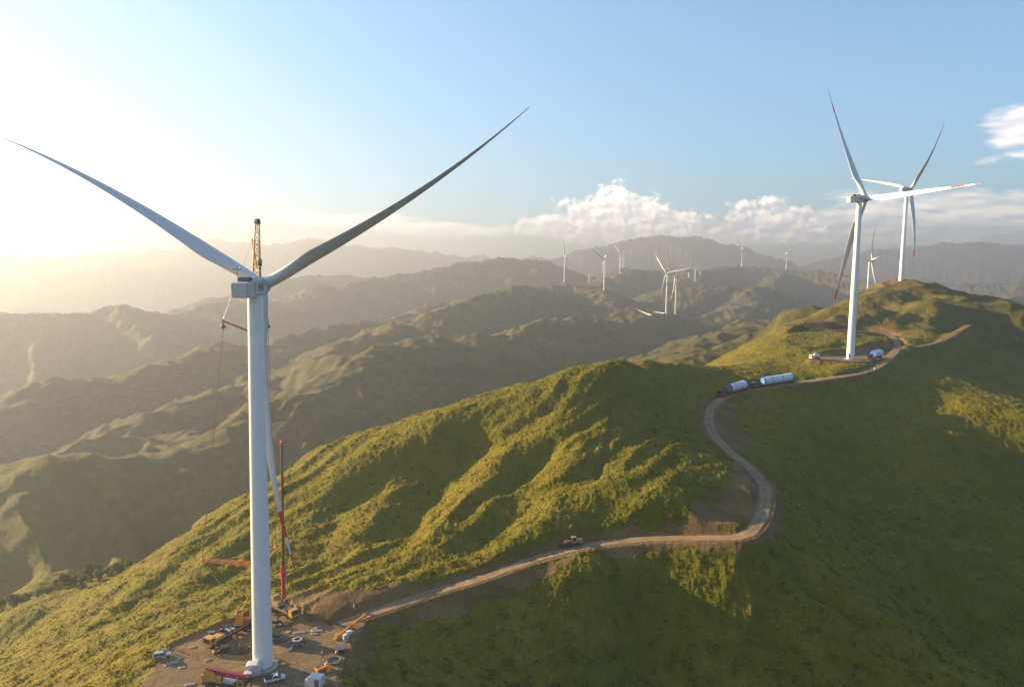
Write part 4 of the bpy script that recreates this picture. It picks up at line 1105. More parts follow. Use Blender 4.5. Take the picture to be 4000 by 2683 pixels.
inv2 = (Matrix.Translation(P0) @ Matrix.Rotation(hd, 4, 'Z')).inverted()
b0 = inv2 @ Vector((G(1108, 2385)[0], G(1108, 2385)[1], PZ + 2.4)); b1 = inv2 @ Vector(py(1100, 1728, G(1108, 2385)[1]))
up_ = b1 - b0
m = MB(); m.tube(CRIMSON, b0, b0 + up_ * 0.22, 0.60, 0.58, 6, True, False); m.tube(CRIMSON, b0 + up_ * 0.17, b0 + up_ * 0.235, 0.82, 0.82, 6, True, False)
m.tube(BOOM_SHADE, b0 + up_ * 0.235, b0 + up_ * 0.52, 0.46, 0.45, 6, True, False); m.tube(BOOM_SHADE, b0 + up_ * 0.52, b0 + up_ * 0.80, 0.40, 0.39, 6, True, False); m.tube(BOOM_SHADE, b0 + up_ * 0.80, b1, 0.34, 0.33, 6, True, False); m.build("telescopic_boom", cr2)
m = MB(); m.box(CRIMSON, tuple(b1), (1.1, 0.8, 1.1), None, 0.8, 0.1); m.build("boom_head", cr2)
m = MB(); m.path(ROPE, [b1 + Vector((0.8, 0.4, 0)), b0 + up_ * 0.72 + Vector((0.8, 0.4, 0))], 0.05); m.box(DARK, tuple(b0 + up_ * 0.70 + Vector((0.8, 0.4, 0))), (0.6, 0.5, 1.4), None, 0.8, 0.1); m.build("hook_block", cr2)

# --- third crane in the foreground, boom stowed over the cab
fr, re_ = G(972, 2692), G(788, 2674)
hd = heading(re_, fr); P0 = (fr + re_) / 2
cr3 = thing("truck_crane", P0, hd, "truck crane in the foreground with crimson boom stowed flat over its cab", "crane", "cranes at the building site")
m = MB(); m.box(DARK, (0, 0, 1.2), (11.4, 2.4, 0.55), None, 1, 0.05); m.box(CARGREY, (1.2, -1.2, 0.9), (1.2, 0.5, 0.7), None, 1, 0.05); m.box(STEEL, (-0.3, 0, 1.7), (6.0, 2.3, 0.18)); m.build("carrier_frame", cr3)
m = MB(); m.prism(AMBER, [(3.6, 0.7), (5.6, 0.7), (5.7, 1.5), (5.4, 2.5), (3.6, 2.5)], -1.2, 1.2); bmesh.ops.bevel(m.bm, geom=list(m.bm.edges), offset=0.08, segments=2, affect='EDGES'); cab = m.build("cab", cr3)
m = MB(); m.prism(GLASS, [(5.69, 1.55), (5.44, 2.4), (5.49, 2.42), (5.74, 1.57)], -1.05, 1.05); m.build("windscreen", cab)
m = MB(); m.box(GLASS, (4.7, -1.21, 2.0), (1.2, 0.04, 0.7)); m.build("side_window", cab)
for x in (4.2, 2.7, -2.6, -4.0):
    for sd in (-1.05, 1.05): wheel(cr3, (x, sd, 0.62), 0.62, 0.42)
m = MB(); m.box(AMBER, (-3.4, -0.5, 2.6), (3.6, 1.2, 1.5), None, 0.8, 0.12); m.prism(AMBER, [(-5.6, 1.9), (-0.8, 1.9), (-2.6, 4.2), (-5.2, 4.6)], 0.25, 0.85); m.prism(AMBER, [(-5.6, 1.9), (-0.8, 1.9), (-2.6, 4.2), (-5.2, 4.6)], -0.95, -0.75); m.build("superstructure", cr3)
m = MB(); m.box(AMBER, (-5.2, 0, 2.6), (1.1, 2.3, 1.5), None, 1, 0.1); m.build("counterweight", cr3)
m = MB(); m.box(AMBER, (-0.9, -1.0, 2.6), (1.5, 0.9, 1.5), None, 0.9, 0.1); m.box(GLASS, (-0.14, -1.0, 2.75), (0.04, 0.7, 0.9)); m.build("operator_cab", cr3)
m = MB(); m.beam(CRIMSON, (-5.0, 0, 4.2), (5.0, 0, 3.1), 0.9, 1.1); m.beam(CRIMSON, (4.6, 0, 3.1), (6.6, 0, 2.9), 0.75, 0.9); m.beam(DARK, (6.4, 0, 2.95), (7.2, 0, 2.8), 0.9, 1.1)
m.box(PWHITE, (1.0, -0.46, 3.62), (0.8, 0.02, 0.10)); m.box(PWHITE, (3.6, -0.46, 3.32), (0.9, 0.02, 0.14)); m.build("telescopic_boom", cr3)
m = MB(); m.path(ROPE, [(7.0, 0, 2.6), (7.0, 0, 1.9)], 0.05); m.box(DARK, (7.0, 0, 1.5), (0.5, 0.4, 0.9), None, 0.7, 0.1); m.build("hook_block", cr3)
m = MB(); m.tube(STEEL, (-1.4, 0, 2.4), (1.6, 0, 3.3), 0.16); m.build("luffing_cylinder", cr3)

# --- cars
def car(u, v, hd, L, label, mat, pickup=False):
    t = thing("pickup_truck" if pickup else "parked_car", G(u, v), hd, label, "pickup truck" if pickup else "car", "cars parked on the pad")
    h = L / 2
    m = MB()
    if pickup:
        m.prism(mat, [(-h, 0.5), (h - 0.1, 0.5), (h, 0.75), (h - 0.15, 1.05), (0.95, 1.15), (-h, 1.15)], -0.9, 0.9)
    else:
        m.prism(mat, [(-h, 0.5), (h - 0.1, 0.45), (h, 0.75), (h - 0.2, 1.0), (h - 1.25, 1.12), (-h + 0.05, 1.15)], -0.9, 0.9)
    bmesh.ops.bevel(m.bm, geom=list(m.bm.edges), offset=0.09, segments=2, affect='EDGES')
    body = m.build("body", t)
    if pickup:
        m = MB(); m.box(BLACKM, (-h + 1.0, 0, 1.165), (1.75, 1.5, 0.05)); m.build("load_bed", t)
        prof = [(-0.7, 1.12), (1.5, 1.12), (0.75, 1.75), (-0.45, 1.78)]
    else:
        prof = [(-h + 0.1, 1.1), (h - 1.3, 1.1), (h - 2.05, 1.68), (-h + 0.55, 1.74)]
    m = MB(); m.prism(GLASS, prof, -0.78, 0.78); g = m.build("windows", t)
    m = MB(); xs = [p[0] for p in prof]; m.box(mat, ((prof[2][0] + prof[3][0]) / 2, 0, prof[3][1] + 0.02), (prof[2][0] - prof[3][0], 1.5, 0.07), None, 0.95)
    for sd in (-0.77, 0.77):
        m.beam(mat, (prof[0][0], sd, prof[0][1]), (prof[3][0], sd * 0.97, prof[3][1]), 0.10, 0.16); m.beam(mat, (prof[1][0], sd, prof[1][1]), (prof[2][0], sd * 0.97, prof[2][1]), 0.08, 0.08)
        mx = (prof[0][0] + prof[1][0]) / 2; m.beam(mat, (mx, sd, 1.1), (mx, sd * 0.97, prof[3][1]), 0.08, 0.1)
    m.build("roof", t)
    for x in (h - 0.85, -h + 0.95):
        for sd in (-0.86, 0.86): wheel(t, (x, sd, 0.36), 0.36, 0.24)
    for sd in (-0.6, 0.6):
        m = MB(); m.box(HELMET, (h - 0.05, sd, 0.85), (0.08, 0.32, 0.16), None, 1, 0.02); m.build("headlight", t)
    return t
car(634, 2568, radians(24), 4.7, "silver estate car at the left edge of the dirt pad", SILVER)
car(868, 2549, radians(205), 4.8, "dusty olive off-road car parked beside the orange crane's carrier", OLIVE)
car(838, 2488, radians(18), 4.5, "grey car half hidden behind the orange crane's carrier", CARGREY)
car(1074, 2659, radians(28), 5.2, "white pickup truck with open load bed at the front edge of the pad", PWHITE, True)

# --- transformer cabinets beside the tower
t = thing("transformer_kiosk", G(990, 2632), radians(8), "white transformer kiosk with rounded roof at the foot of the nearest turbine", "kiosk")
m = MB(); m.box(PWHITE, (0, 0, 1.25), (3.4, 2.2, 2.5), None, 1, 0.05); m.build("body", t)
m = MB(); m.prism(PWHITE, [(-1.8, 2.5), (1.8, 2.5), (1.65, 2.85), (1.1, 3.1), (-1.1, 3.1), (-1.65, 2.85)], -1.2, 1.2); m.build("roof", t)
for x in (-0.8, 0.8):
    m = MB(); m.box(CARGREY, (x, -1.115, 1.2), (1.35, 0.03, 1.9), None, 1, 0.01); m.box(PWHITE, (x, -1.13, 1.2), (1.25, 0.03, 1.8)); m.build("door", t)
t = thing("switch_cabinet", G(970, 2652), radians(10), "small white switch cabinet in front of the transformer kiosk", "cabinet")
m = MB(); m.box(PWHITE, (0, 0, 0.9), (1.8, 1.4, 1.8), None, 1, 0.04); m.build("body", t)
m = MB(); m.box(PWHITE, (0, 0, 1.86), (2.0, 1.6, 0.12), None, 0.9, 0.03); m.build("roof", t)
m = MB(); m.box(CARGREY, (0.2, -0.71, 0.9), (1.1, 0.03, 1.4), None, 1, 0.01); m.build("door", t)
t = thing("equipment_container", G(1232, 2676), radians(-10), "white equipment container at the right front of the dirt pad", "container")
m = MB(); m.box(PWHITE, (0.3, 0, 1.4), (3.4, 2.4, 2.5), None, 1, 0.05); m.box(PWHITE, (0.3, 0, 2.72), (3.5, 2.5, 0.14), None, 0.85, 0.04); m.build("body", t)
m = MB(); m.box(CARGREY, (0.9, -1.22, 1.3), (1.2, 0.04, 1.9), None, 1, 0.01); m.build("door", t)
m = MB(); m.box(PWHITE, (-1.9, -0.4, 1.0), (1.0, 1.3, 1.7), None, 1, 0.05); m.build("side_cabinet", t)

# --- steel stand for a tower flange
t = thing("flange_stand", G(1162, 2520), radians(20), "blue-grey steel flange stand with splayed legs in the middle of the pad", "stand")
m = MB(); m.lathe(BLUEGREY, [(1.35, 0.5), (1.0, 1.5), (1.0, 1.75)], 24, None, True, False); m.lathe(CONC, [(1.35, 1.75), (1.35, 1.95), (0.85, 1.95), (0.85, 1.75)], 28, None, False, False); m.lathe(BLACKM, [(0.84, 1.72), (0.02, 1.71)], 20, None, False, False); m.build("ring", t)
for k in range(4):
    a = pi / 4 + k * pi / 2
    m = MB(); m.beam(BLUEGREY, (1.0 * cos(a), 1.0 * sin(a), 1.2), (2.9 * cos(a), 2.9 * sin(a), 0.2), 0.7, 0.3); m.box(BLUEGREY, (3.0 * cos(a), 3.0 * sin(a), 0.12), (0.9, 0.9, 0.2)); m.build("leg", t)

# --- coil of cable, orange lifting gear, frames, jib section and small stores
t = thing("cable_coil", G(1305, 2582), 0, "large coil of grey-blue cable lying on the right side of the pad", "cable coil")
m = MB()
for k in range(6): m.torus(BLUEGREY, (0.1 * sin(k * 2.1), 0.1 * cos(k * 1.7), 0.12 + 0.10 * (k % 3)), 1.65 + 0.09 * (k % 4), 0.075, 30, 6)
m.build("coil", t)
t = thing("lifting_beam", G(1262, 2618), radians(35), "bright orange lifting gear lying beside the coil of cable", "lifting gear")
m = MB(); m.beam(ORANGE, (-1.6, 0, 0.5), (1.6, 0, 0.8), 0.5, 0.6); m.build("main_beam", t)
for x, yy in ((-1.6, 0.4), (1.6, -0.3)):
    m = MB(); m.beam(ORANGE, (x, yy - 1.2, 0.45), (x, yy + 1.2, 0.45), 0.45, 0.5); m.build("cross_arm", t)
m = MB(); m.lathe(ORANGE, [(0.2, 0.5), (0.55, 0.7), (0.55, 1.1), (0.2, 1.3)], 14, Matrix.Translation((1.3, 0.9, 0))); m.build("sheave", t)
t = thing("lifting_frame", G(1238, 2612), radians(4), "grey rectangular steel frame next to the orange lifting gear", "frame")
m = MB()
for y in (-0.7, 0.7): m.beam(STEEL, (-0.95, y, 0.25), (0.95, y, 0.25), 0.16, 0.3)
for x in (-0.9, 0.9): m.beam(STEEL, (x, -0.7, 0.25), (x, 0.7, 0.25), 0.16, 0.3)
m.build("frame_bars", t)
a_, b_ = G(1312, 2496), G(1425, 2412)
t = thing("jib_section", a_, heading(a_, b_), "long orange jib arm lying along the right edge of the pad", "jib arm")
Lj = (b_ - a_).length
m = MB(); m.beam(ORANGE, (0.3, 0, 0.55), (Lj, 0, 0.9), 0.5, 0.55); m.build("arm", t)
m = MB(); m.prism(ORANGE, [(-0.6, 0.1), (1.8, 0.2), (0.9, 1.3), (0.3, 1.3)], -0.5, 0.5); m.build("foot_bracket", t)
m = MB(); m.box(AMBER, (Lj, 0.1, 0.9), (0.5, 1.3, 0.7), None, 0.8, 0.06); m.build("end_bracket", t)
def crate(name, u, v, hd, size, mat, label, cat, group=None):
    t = thing(name, G(u, v), hd, label, cat, group)
    m = MB(); m.box(mat, (0, 0, size[2] / 2), size, None, 0.96, 0.04); m.build("body", t)
    m = MB(); m.box(mat, (0, 0, size[2] + 0.05), (size[0] + 0.12, size[1] + 0.12, 0.1), None, 0.96, 0.02); m.build("lid", t)
    return t
crate("storage_box", 1363, 2476, radians(15), (1.4, 1.0, 0.9), PWHITE, "small white storage box beside the orange jib arm", "box")
t = thing("steel_drum", G(1352, 2500), 0, "pale round drum below the foot of the orange jib arm", "drum")
m = MB(); m.lathe(CONC, [(0.85, 0), (0.9, 0.3), (0.9, 1.5), (0.8, 1.7), (0.3, 1.75)], 18); m.build("body", t)
m = MB(); m.torus(STEEL, (0, 0, 0.9), 0.92, 0.06, 20, 5); m.build("hoop", t)
t = thing("water_tub", G(1332, 2540), radians(10), "dark open tub on the right edge of the pad", "tub")
m = MB(); m.box(DARK, (0, 0, 0.45), (1.6, 2.6, 0.9), None, 1.12, 0.05); m.build("body", t)
m = MB(); m.box(CARGREY, (0, 0, 0.92), (1.85, 2.95, 0.1), None, 1, 0.02); m.build("rim", t)
t = thing("hook_weight", G(1316, 2553), 0, "little orange hook weight between the dark tub and the cable coil", "hook")
m = MB(); m.lathe(ORANGE, [(0.25, 0), (0.5, 0.25), (0.45, 0.7), (0.15, 0.95)], 12); m.build("body", t)
m = MB(); m.torus(STEEL, (0, 0, 1.1), 0.2, 0.06, 14, 5, Matrix.Rotation(0, 4, 'X')); m.build("eye", t)

def signboard(u, v, label, board, hz, wd=1.1, ht=1.3):
    p = stand(u, v, 170, 260); t = thing("sign_board", p, radians(200), label, "sign", "signs along the site road")
    m = MB(); m.tube(STEEL, (0, 0, -0.3), (0, 0, hz), 0.05); m.build("post", t)
    m = MB(); m.box(board, (0.05, 0, hz), (0.05, wd, ht), None, 1, 0.01); b = m.build("board", t)
    if board is not BLUE:
        m = MB(); m.box(LBLUE, (0.085, 0.0, hz + ht * 0.02), (0.02, wd * 0.4, ht * 0.35), None, 1, 0.005); m.build("mark", b)
        m = MB(); m.box(BLUE, (0.03, -wd * 0.5, hz), (0.08, 0.12, ht), None, 1, 0.005); m.build("edge", b)
    return t
signboard(1383, 2384, "white and blue sign on the earth bank at the start of the road", PWHITE, 1.2)
signboard(1321, 2386, "small dark blue sign lower on the earth bank left of the white one", BLUE, 0.8, 0.8, 0.8)

# outrigger mats, loose sheets and planks
for (u, v, hd, lbl) in [(936, 2546, 0.05, "dark steel mat under the crane's front outrigger left of the tower"), (1092, 2502, 0.55, "dark steel mat under the outrigger right of the tower"), (1102, 2440, 0.3, "dark mat under the far outrigger behind the tower")]:
    t = thing("outrigger_mat", G(u, v), hd, lbl, "mat", "outrigger mats of the orange crane")
    m = MB(); m.box(DARK, (0, 0, 0.12), (4.2, 2.3, 0.24), None, 1, 0.03); m.build("plate", t)
    for sd in (-0.8, 0.8):
        m = MB(); m.torus(STEEL, (sd * 2.2, 0, 0.3), 0.14, 0.03, 10, 4); m.build("handle", t)
rnd = random.Random(5)
def sheet_thing(u, v, sx, sy, hd, lbl, mat=SHEET):
    n = 8; vs, fc_ = [], []
    for j in range(n + 1):
        for k in range(n + 1):
            x, y = (k / n - 0.5) * sx, (j / n - 0.5) * sy
            ed = 0.12 * sx * rnd.uniform(-1, 1)
            vs.append((x + ed * (k in (0, n)), y + ed * 0.5 * (j in (0, n)), 0.13 + 0.05 * abs(perlin(np.array([x * 1.3 + u]), np.array([y * 1.3 + v]), 5)[0])))
    for j in range(n):
        for k in range(n):
            a = j * (n + 1) + k; fc_.append((a, a + 1, a + n + 2, a + n + 1))
    o = mesh_obj("ground_sheet", vs, fc_, mat, True)
    o.location = G(u, v); o.rotation_euler = (0, 0, hd)
    sm = o.modifiers.new("thickness", 'SOLIDIFY'); sm.thickness = 0.02
    return tag(o, lbl, "sheet", "grey plastic sheets lying on the pad")
for a in [(672, 2590, 3.6, 1.6, 0.5, "largest grey plastic sheet, lying in front of the silver car"), (700, 2572, 1.8, 1.0, 1.2, "grey sheet scrap between the largest sheet and the olive car"), (712, 2607, 1.8, 1.0, 0.2, "grey sheet scrap right of and below the largest sheet"),
          (1170, 2470, 3.6, 1.2, 0.2, "long pale sheet behind the flange stand"), (1128, 2468, 1.2, 1.6, 0.1, "short pale sheet just right of the tower behind the flange stand"), (1240, 2463, 3.4, 1.6, 0.1, "pale sheet near the road end of the pad"), (1242, 2451, 1.6, 1.2, 0.4, "small pale sheet farthest back near the road"),
          (1230, 2476, 2.2, 0.9, 0.0, "thin pale sheet in front of the two near the road"), (752, 2528, 1.8, 0.9, 0.5, "grey sheet scrap on the left edge of the pad by the crane cab"), (810, 2577, 1.7, 0.8, 0.7, "grey sheet scrap below the olive car"), (745, 2672, 2.6, 1.2, 0.1, "grey sheet left of the foreground truck crane"), (1170, 2672, 2.4, 1.2, 0.1, "pale sheet left of the white equipment container")]:
    sheet_thing(*a)
for u, v, hd, L, lbl in [(1048, 2628, 0.35, 5.0, "long wooden plank at the front of the nearest turbine's base"), (1035, 2636, 0.30, 4.4, "wooden plank lying nearer the camera than the long one at the turbine's base"), (1078, 2585, 1.2, 2.6, "short wooden plank at the right side of the turbine's base")]:
    t = MB(); t.box(WOOD, (0, 0, 0.14), (L, 0.5, 0.14), None, 1, 0.015)
    o = t.build("wooden_plank"); o.location = G(u, v); o.rotation_euler = (0, 0, hd); tag(o, lbl, "plank", "planks around the turbine base")

# --- people
def person(p, hd, label, top, trousers, helmet=None, pose=0.0):
    t = thing("person", p, hd, label, "person")
    bm = bmesh.new(); V = {}
    J = dict(pel=(0, 0, .93), wst=(0, 0, 1.10), chs=(0.01, 0, 1.34), nck=(0.01, 0, 1.50), hd0=(0.02, 0, 1.60), hd1=(0.03, 0, 1.72),
             hl=(0, .10, .90), kl=(.03 + pose, .11, .50), al=(-.02 + pose * .6, .11, .08), tl=(.14 + pose * .6, .12, .04), hr=(0, -.10, .90), kr=(.03 - pose, -.11, .50), ar=(-.02 - pose * .8, -.11, .08), tr=(.14 - pose * .8, -.12, .04),
             sl=(0, .20, 1.42), el=(-.02, .26, 1.14), wl=(.08, .25, .90), fl=(.12, .24, .80), sr=(0, -.20, 1.42), er=(-.02, -.26, 1.14), wr=(.08, -.25, .90), fr=(.12, -.24, .80))
    R = dict(pel=.15, wst=.13, chs=.16, nck=.06, hd0=.085, hd1=.085, hl=.09, kl=.065, al=.05, tl=.04, hr=.09, kr=.065, ar=.05, tr=.04, sl=.06, el=.045, wl=.032, fl=.03, sr=.06, er=.045, wr=.032, fr=.03)
    E_ = [('pel', 'wst'), ('wst', 'chs'), ('chs', 'nck'), ('nck', 'hd0'), ('hd0', 'hd1'), ('pel', 'hl'), ('hl', 'kl'), ('kl', 'al'), ('al', 'tl'), ('pel', 'hr'), ('hr', 'kr'), ('kr', 'ar'), ('ar', 'tr'), ('chs', 'sl'), ('sl', 'el'), ('el', 'wl'), ('wl', 'fl'), ('chs', 'sr'), ('sr', 'er'), ('er', 'wr'), ('wr', 'fr')]
    for k, c in J.items(): V[k] = bm.verts.new(c)
    for a, b in E_: bm.edges.new((V[a], V[b]))
    me = bpy.data.meshes.new("body"); bm.to_mesh(me); bm.free()
    me.materials.append(top)
    o = bpy.data.objects.new("body", me); COL.objects.link(o); o.parent = t
    o.modifiers.new("skin", 'SKIN'); sd = o.modifiers.new("smooth", 'SUBSURF'); sd.levels = sd.render_levels = 1
    sv = me.skin_vertices[0].data
    for i, k in enumerate(J): sv[i].radius = (R[k], R[k]); sv[i].use_root = (k == 'pel')
    m = MB(); m.lathe(SKIN, [(.03, 1.53), (.092, 1.58), (.10, 1.65), (.09, 1.74), (.02, 1.78)], 12, Matrix.Translation((0.03, 0, 0))); m.tube(SKIN, (.12, 0, 1.645), (.15, 0, 1.63), .02, .015, 6); hd_ = m.build("head", t)
    m = MB(); m.lathe(helmet or DARK, [(.115, 1.70), (.118, 1.74), (.09, 1.82), (.03, 1.85)], 12, Matrix.Translation((0.02, 0, 0))); m.build("helmet" if helmet else "hair", hd_)
    m = MB()
    for sd_ in (-1, 1):
        q = [J['h' + 'rl'[sd_ > 0]], J['k' + 'rl'[sd_ > 0]], J['a' + 'rl'[sd_ > 0]]]
        m.tube(trousers, q[0], q[1], .105, .08, 10); m.tube(trousers, q[1], q[2], .08, .065, 10)
    m.lathe(trousers, [(.16, .82), (.165, .95), (.15, 1.05)], 12, None, True, False); m.build("trousers", t)
    return t
person(G(972, 2548), radians(150), "person in dark clothes and white helmet standing left of the tower by a steel mat", CLOTH, CLOTH, HELMET)
person(G(668, 2532), radians(-40), "person in dark clothes standing at the grassy left edge of the pad", CLOTH, CLOTH)
person(G(646, 2541), radians(100), "person in pale clothes behind the silver car", CLOTHW, CLOTHW, HELMET)
person(G(1258, 2566), radians(-80), "person in pale clothes standing left of the cable coil", CLOTHW, CLOTH, HELMET)

# ------------------------------------------------------------------ tall grass clumps over the near slopes
def grass_material():
    m, t, b = material("tall_grass")
    pos = t.n.new('ShaderNodeNewGeometry').outputs['Position']
    big = t.noise(pos, 0.012, 4, 0.55); mid = t.noise(pos, 0.09, 5, 0.6); fin = t.noise(pos, 0.95, 3, 0.6)
    c = t.mix(t.ramp(big, 0.35, 0.65), (0.130, 0.122, 0.004, 1), (0.192, 0.155, 0.007, 1))
    c = t.mix(t.ramp(mid, 0.42, 0.70, 0, 0.75), c, (0.21, 0.172, 0.020, 1))
    c = t.mix(t.ramp(fin, 0.48, 0.70, 0, 0.7), c, (0.070, 0.076, 0.006, 1))
    c = t.mix(t.ramp(fin, 0.45, 0.28, 0, 0.5), c, (0.24, 0.21, 0.024, 1))
    t.l.new(c, b.inputs['Base Color']); b.inputs['Roughness'].default_value = 0.85; b.inputs['Specular IOR Level'].default_value = 0.1
    tr = t.n.new('ShaderNodeBsdfTranslucent'); t.l.new(c, tr.inputs['Color'])
    mx = t.n.new('ShaderNodeMixShader'); mx.inputs[0].default_value = 0.5
    t.l.new(b.outputs[0], mx.inputs[1]); t.l.new(tr.outputs[0], mx.inputs[2])
    out = [n for n in t.n if n.type == 'OUTPUT_MATERIAL'][0]
    t.l.new(mx.outputs[0], out.inputs['Surface'])
    return m
rg = np.random.default_rng(7)
NG = 460000
ga_ = np.radians(rg.uniform(-38.5, 38.5, NG)); gr_ = np.exp(rg.uniform(math.log(158), math.log(820), NG))
qx, qy = gr_ * np.sin(ga_), gr_ * np.cos(ga_)
_, qd, qz = terrain(qx, qy, True)
zr_, _, _ = terrain(qx, qy, True)
dsk_ = np.full(NG, 1e9)
for s in SKEL: dsk_ = np.minimum(dsk_, segdist(qx, qy, s)[0])
patch = fbm(qx / 4.0, qy / 4.0, 66, 3)
keep = (qd < 0.25) & (dsk_ < 190) & (patch + rg.uniform(-0.5, 0.5, NG) > -0.25)
qx, qy, qz, gr_, patch = qx[keep], qy[keep], zr_[keep], gr_[keep], patch[keep]
n = len(qx); nb = 3
hgt = 0.42 * (0.28 + 0.55 * np.clip(patch + 0.4, 0, 1.2)) * rg.uniform(0.6, 1.35, n)
wid = hgt * rg.uniform(0.5, 0.95, n)
verts = np.empty((n, nb, 4, 3)); rot0 = rg.uniform(0, pi, n)
for k in range(nb):
    a = rot0 + k * pi / nb + rg.uniform(-0.3, 0.3, n)
    dx, dy = np.cos(a), np.sin(a); lean = rg.normal(0, 0.35, (2, n)) * hgt
    for j, (sx, top) in enumerate(((-0.55, 0), (0.55, 0), (0.9, 1), (-0.9, 1))):
        hh = hgt * (rg.uniform(0.65, 1.0, n) if top else 0)
        verts[:, k, j, 0] = qx + dx * wid * sx + lean[0] * top
        verts[:, k, j, 1] = qy + dy * wid * sx + lean[1] * top
        verts[:, k, j, 2] = qz - 0.12 + hh * 1.0 + 0.0
grass = mesh_obj("grass", verts.reshape(-1, 3), np.arange(n * nb * 4).reshape(-1, 4), grass_material(), False, None, 'stuff')
print('grass clumps', n)

# ------------------------------------------------------------------ lorries with tower sections, loader, stores beyond
def lorry(p, q, cabmat, label, frac, secR=2.1, endmat=BLUE, seclabel="", frontmat=None, sag=0.0):
    """tractor at p, tail of the trailer at q; the tower section is a thing of its own lying on the trailer"""
    p, q = Vector(p), Vector(q); hd = heading(q, p); L = (Vector((p.x, p.y)) - Vector((q.x, q.y))).length
    slope = atan2(p.z - q.z, L)
    t = thing("lorry", q, hd, label, "lorry", "lorries carrying tower sections", -slope)
    m = MB(); m.prism(cabmat, [(L - 2.4, 0.9), (L, 0.9), (L + 0.05, 2.0), (L - 0.15, 3.5), (L - 2.2, 3.6)], -1.25, 1.25); bmesh.ops.bevel(m.bm, geom=list(m.bm.edges), offset=0.12, segments=2, affect='EDGES'); cab = m.build("cab", t)
    m = MB(); m.prism(GLASS, [(L + 0.06, 2.15), (L - 0.10, 3.2), (L - 0.05, 3.22), (L + 0.11, 2.17)], -1.05, 1.05); m.build("windscreen", cab)
    for sd in (-1.27, 1.27):
        m = MB(); m.box(GLASS, (L - 0.9, sd, 2.65), (1.0, 0.04, 0.8)); m.build("side_window", cab)
    m = MB(); m.box(DARK, (L - 3.6, 0, 1.0), (5.0, 1.0, 0.35)); m.box(STEEL, (L - 2.9, 0.9, 0.9), (1.0, 0.6, 0.6), None, 1, 0.08); m.build("chassis", t)
    m = MB(); m.beam(RUST, (L - 5.6, 0, 1.65), (L - 7.5, 0, 1.65), 2.2, 0.5); m.beam(RUST, (L - 7.2, 0, 1.6), (L - 8.4, 0, 0.95), 2.2, 0.45); m.beam(RUST, (L - 8.2, 0, 0.95), (0, 0, 0.95), 2.6, 0.4); m.build("trailer", t)
    for x in (L - 1.3, L - 4.6, L - 5.9, 5.4, 4.1, 2.8, 1.5):
        for sd in (-1.1, 1.1): wheel(t, (x, sd, 0.52), 0.52, 0.40)
    x0, x1 = frac
    base = Matrix.Translation(q) @ Matrix.Rotation(hd, 4, 'Z') @ Matrix.Rotation(-slope, 4, 'Y')
    s = bpy.data.objects.new("tower_section", None); COL.objects.link(s); s.matrix_world = base @ Matrix.Translation((x0, 0, 1.15)); tag(s, seclabel, "tower section", "white tower sections on the lorries")
    Ls = x1 - x0; Mx = Matrix.Translation((0, 0, secR)) @ Matrix.Rotation(pi / 2, 4, 'Y')
    m = MB(); m.lathe(TOWERS, [(secR, 0.0), (secR, Ls)], 36, Mx, True, False); m.build("shell", s)
    for e, mt in ((-0.02, BLUE), (Ls + 0.02, frontmat or endmat)):
        m = MB(); m.lathe(mt, [(secR * 0.02, e + (0.12 if e > 1 else -0.12)), (secR * 0.98, e + (0.10 if e > 1 else -0.10)), (secR + 0.03, e)], 32, Mx, False, False)
        m.lathe(BLUE, [(secR + 0.03, e), (secR + 0.03, e + (-0.55 if e > 1 else 0.55))], 32, Mx, True, False); m.build("end_cover", s)
    for f in (0.36, 0.70):
        m = MB(); m.lathe(DARK, [(secR + 0.04, Ls * f - 0.10), (secR + 0.04, Ls * f + 0.10)], 32, Mx, True, False); m.build("strap", s)
    return t
def on_road(u, v, y):
    p = py(u, v, y); return (p[0], p[1], gz(p[0], p[1]) + 0.14)
def rp(k, off=0.0):
    """point k (0..1) along the main road, shifted sideways"""
    i = k * (len(ROAD) - 1); j = min(int(i), len(ROAD) - 2); f = i - j
    a = ROAD[j] * (1 - f) + ROAD[j + 1] * f; tn = ROAD[j + 1] - ROAD[j]; tn /= np.linalg.norm(tn[:2])
    return (a[0] - tn[1] * off, a[1] + tn[0] * off, a[2] + 0.1)
def find_road(u, v):
    """road parameter whose centre is seen nearest to pixel (u, v)"""
    a, b, c_ = ray(u, v); best = (1e9, 0)
    for k in range(401):
        i = k / 400 * (len(ROAD) - 1); j = min(int(i), len(ROAD) - 2); f = i - j
        p = ROAD[j] * (1 - f) + ROAD[j + 1] * f
        e = (p[0] / p[1] - a / b) ** 2 + (p[2] / p[1] - c_ / b) ** 2
        if e < best[0]: best = (e, k / 400)
    return best[1]
k1, k2 = find_road(2826, 1552), find_road(2925, 1527)
lorry(rp(k1, 2.4), rp(k2, 2.2), RUST, "red tractor lorry leading the two tower section loads on the road", (1.0, 13.6), 2.2, BLUE, "shorter white tower section with open grey front end on the road", SHEET)
k1, k2 = find_road(2945, 1522), find_road(3112, 1496)
lorry(rp(k1, 2.4), rp(k2, 2.2), CARGREY, "blue grey tractor lorry second in line on the road", (0.5, 18.5), 2.1, LBLUE, "longest white tower section with light blue front cover on the road")
c0 = py(3396, 1400, 437)
lorry((c0[0], c0[1], gz(c0[0], c0[1]) + 0.1), (c0[0] + 13.5, c0[1] + 13.0, gz(c0[0] + 13.5, c0[1] + 13.0) + 0.1), RUST, "red tractor lorry parked on the small pad by the right turbine", (0.5, 12.0), 2.1, LBLUE, "white tower section with blue tarpaulin front on the small pad")

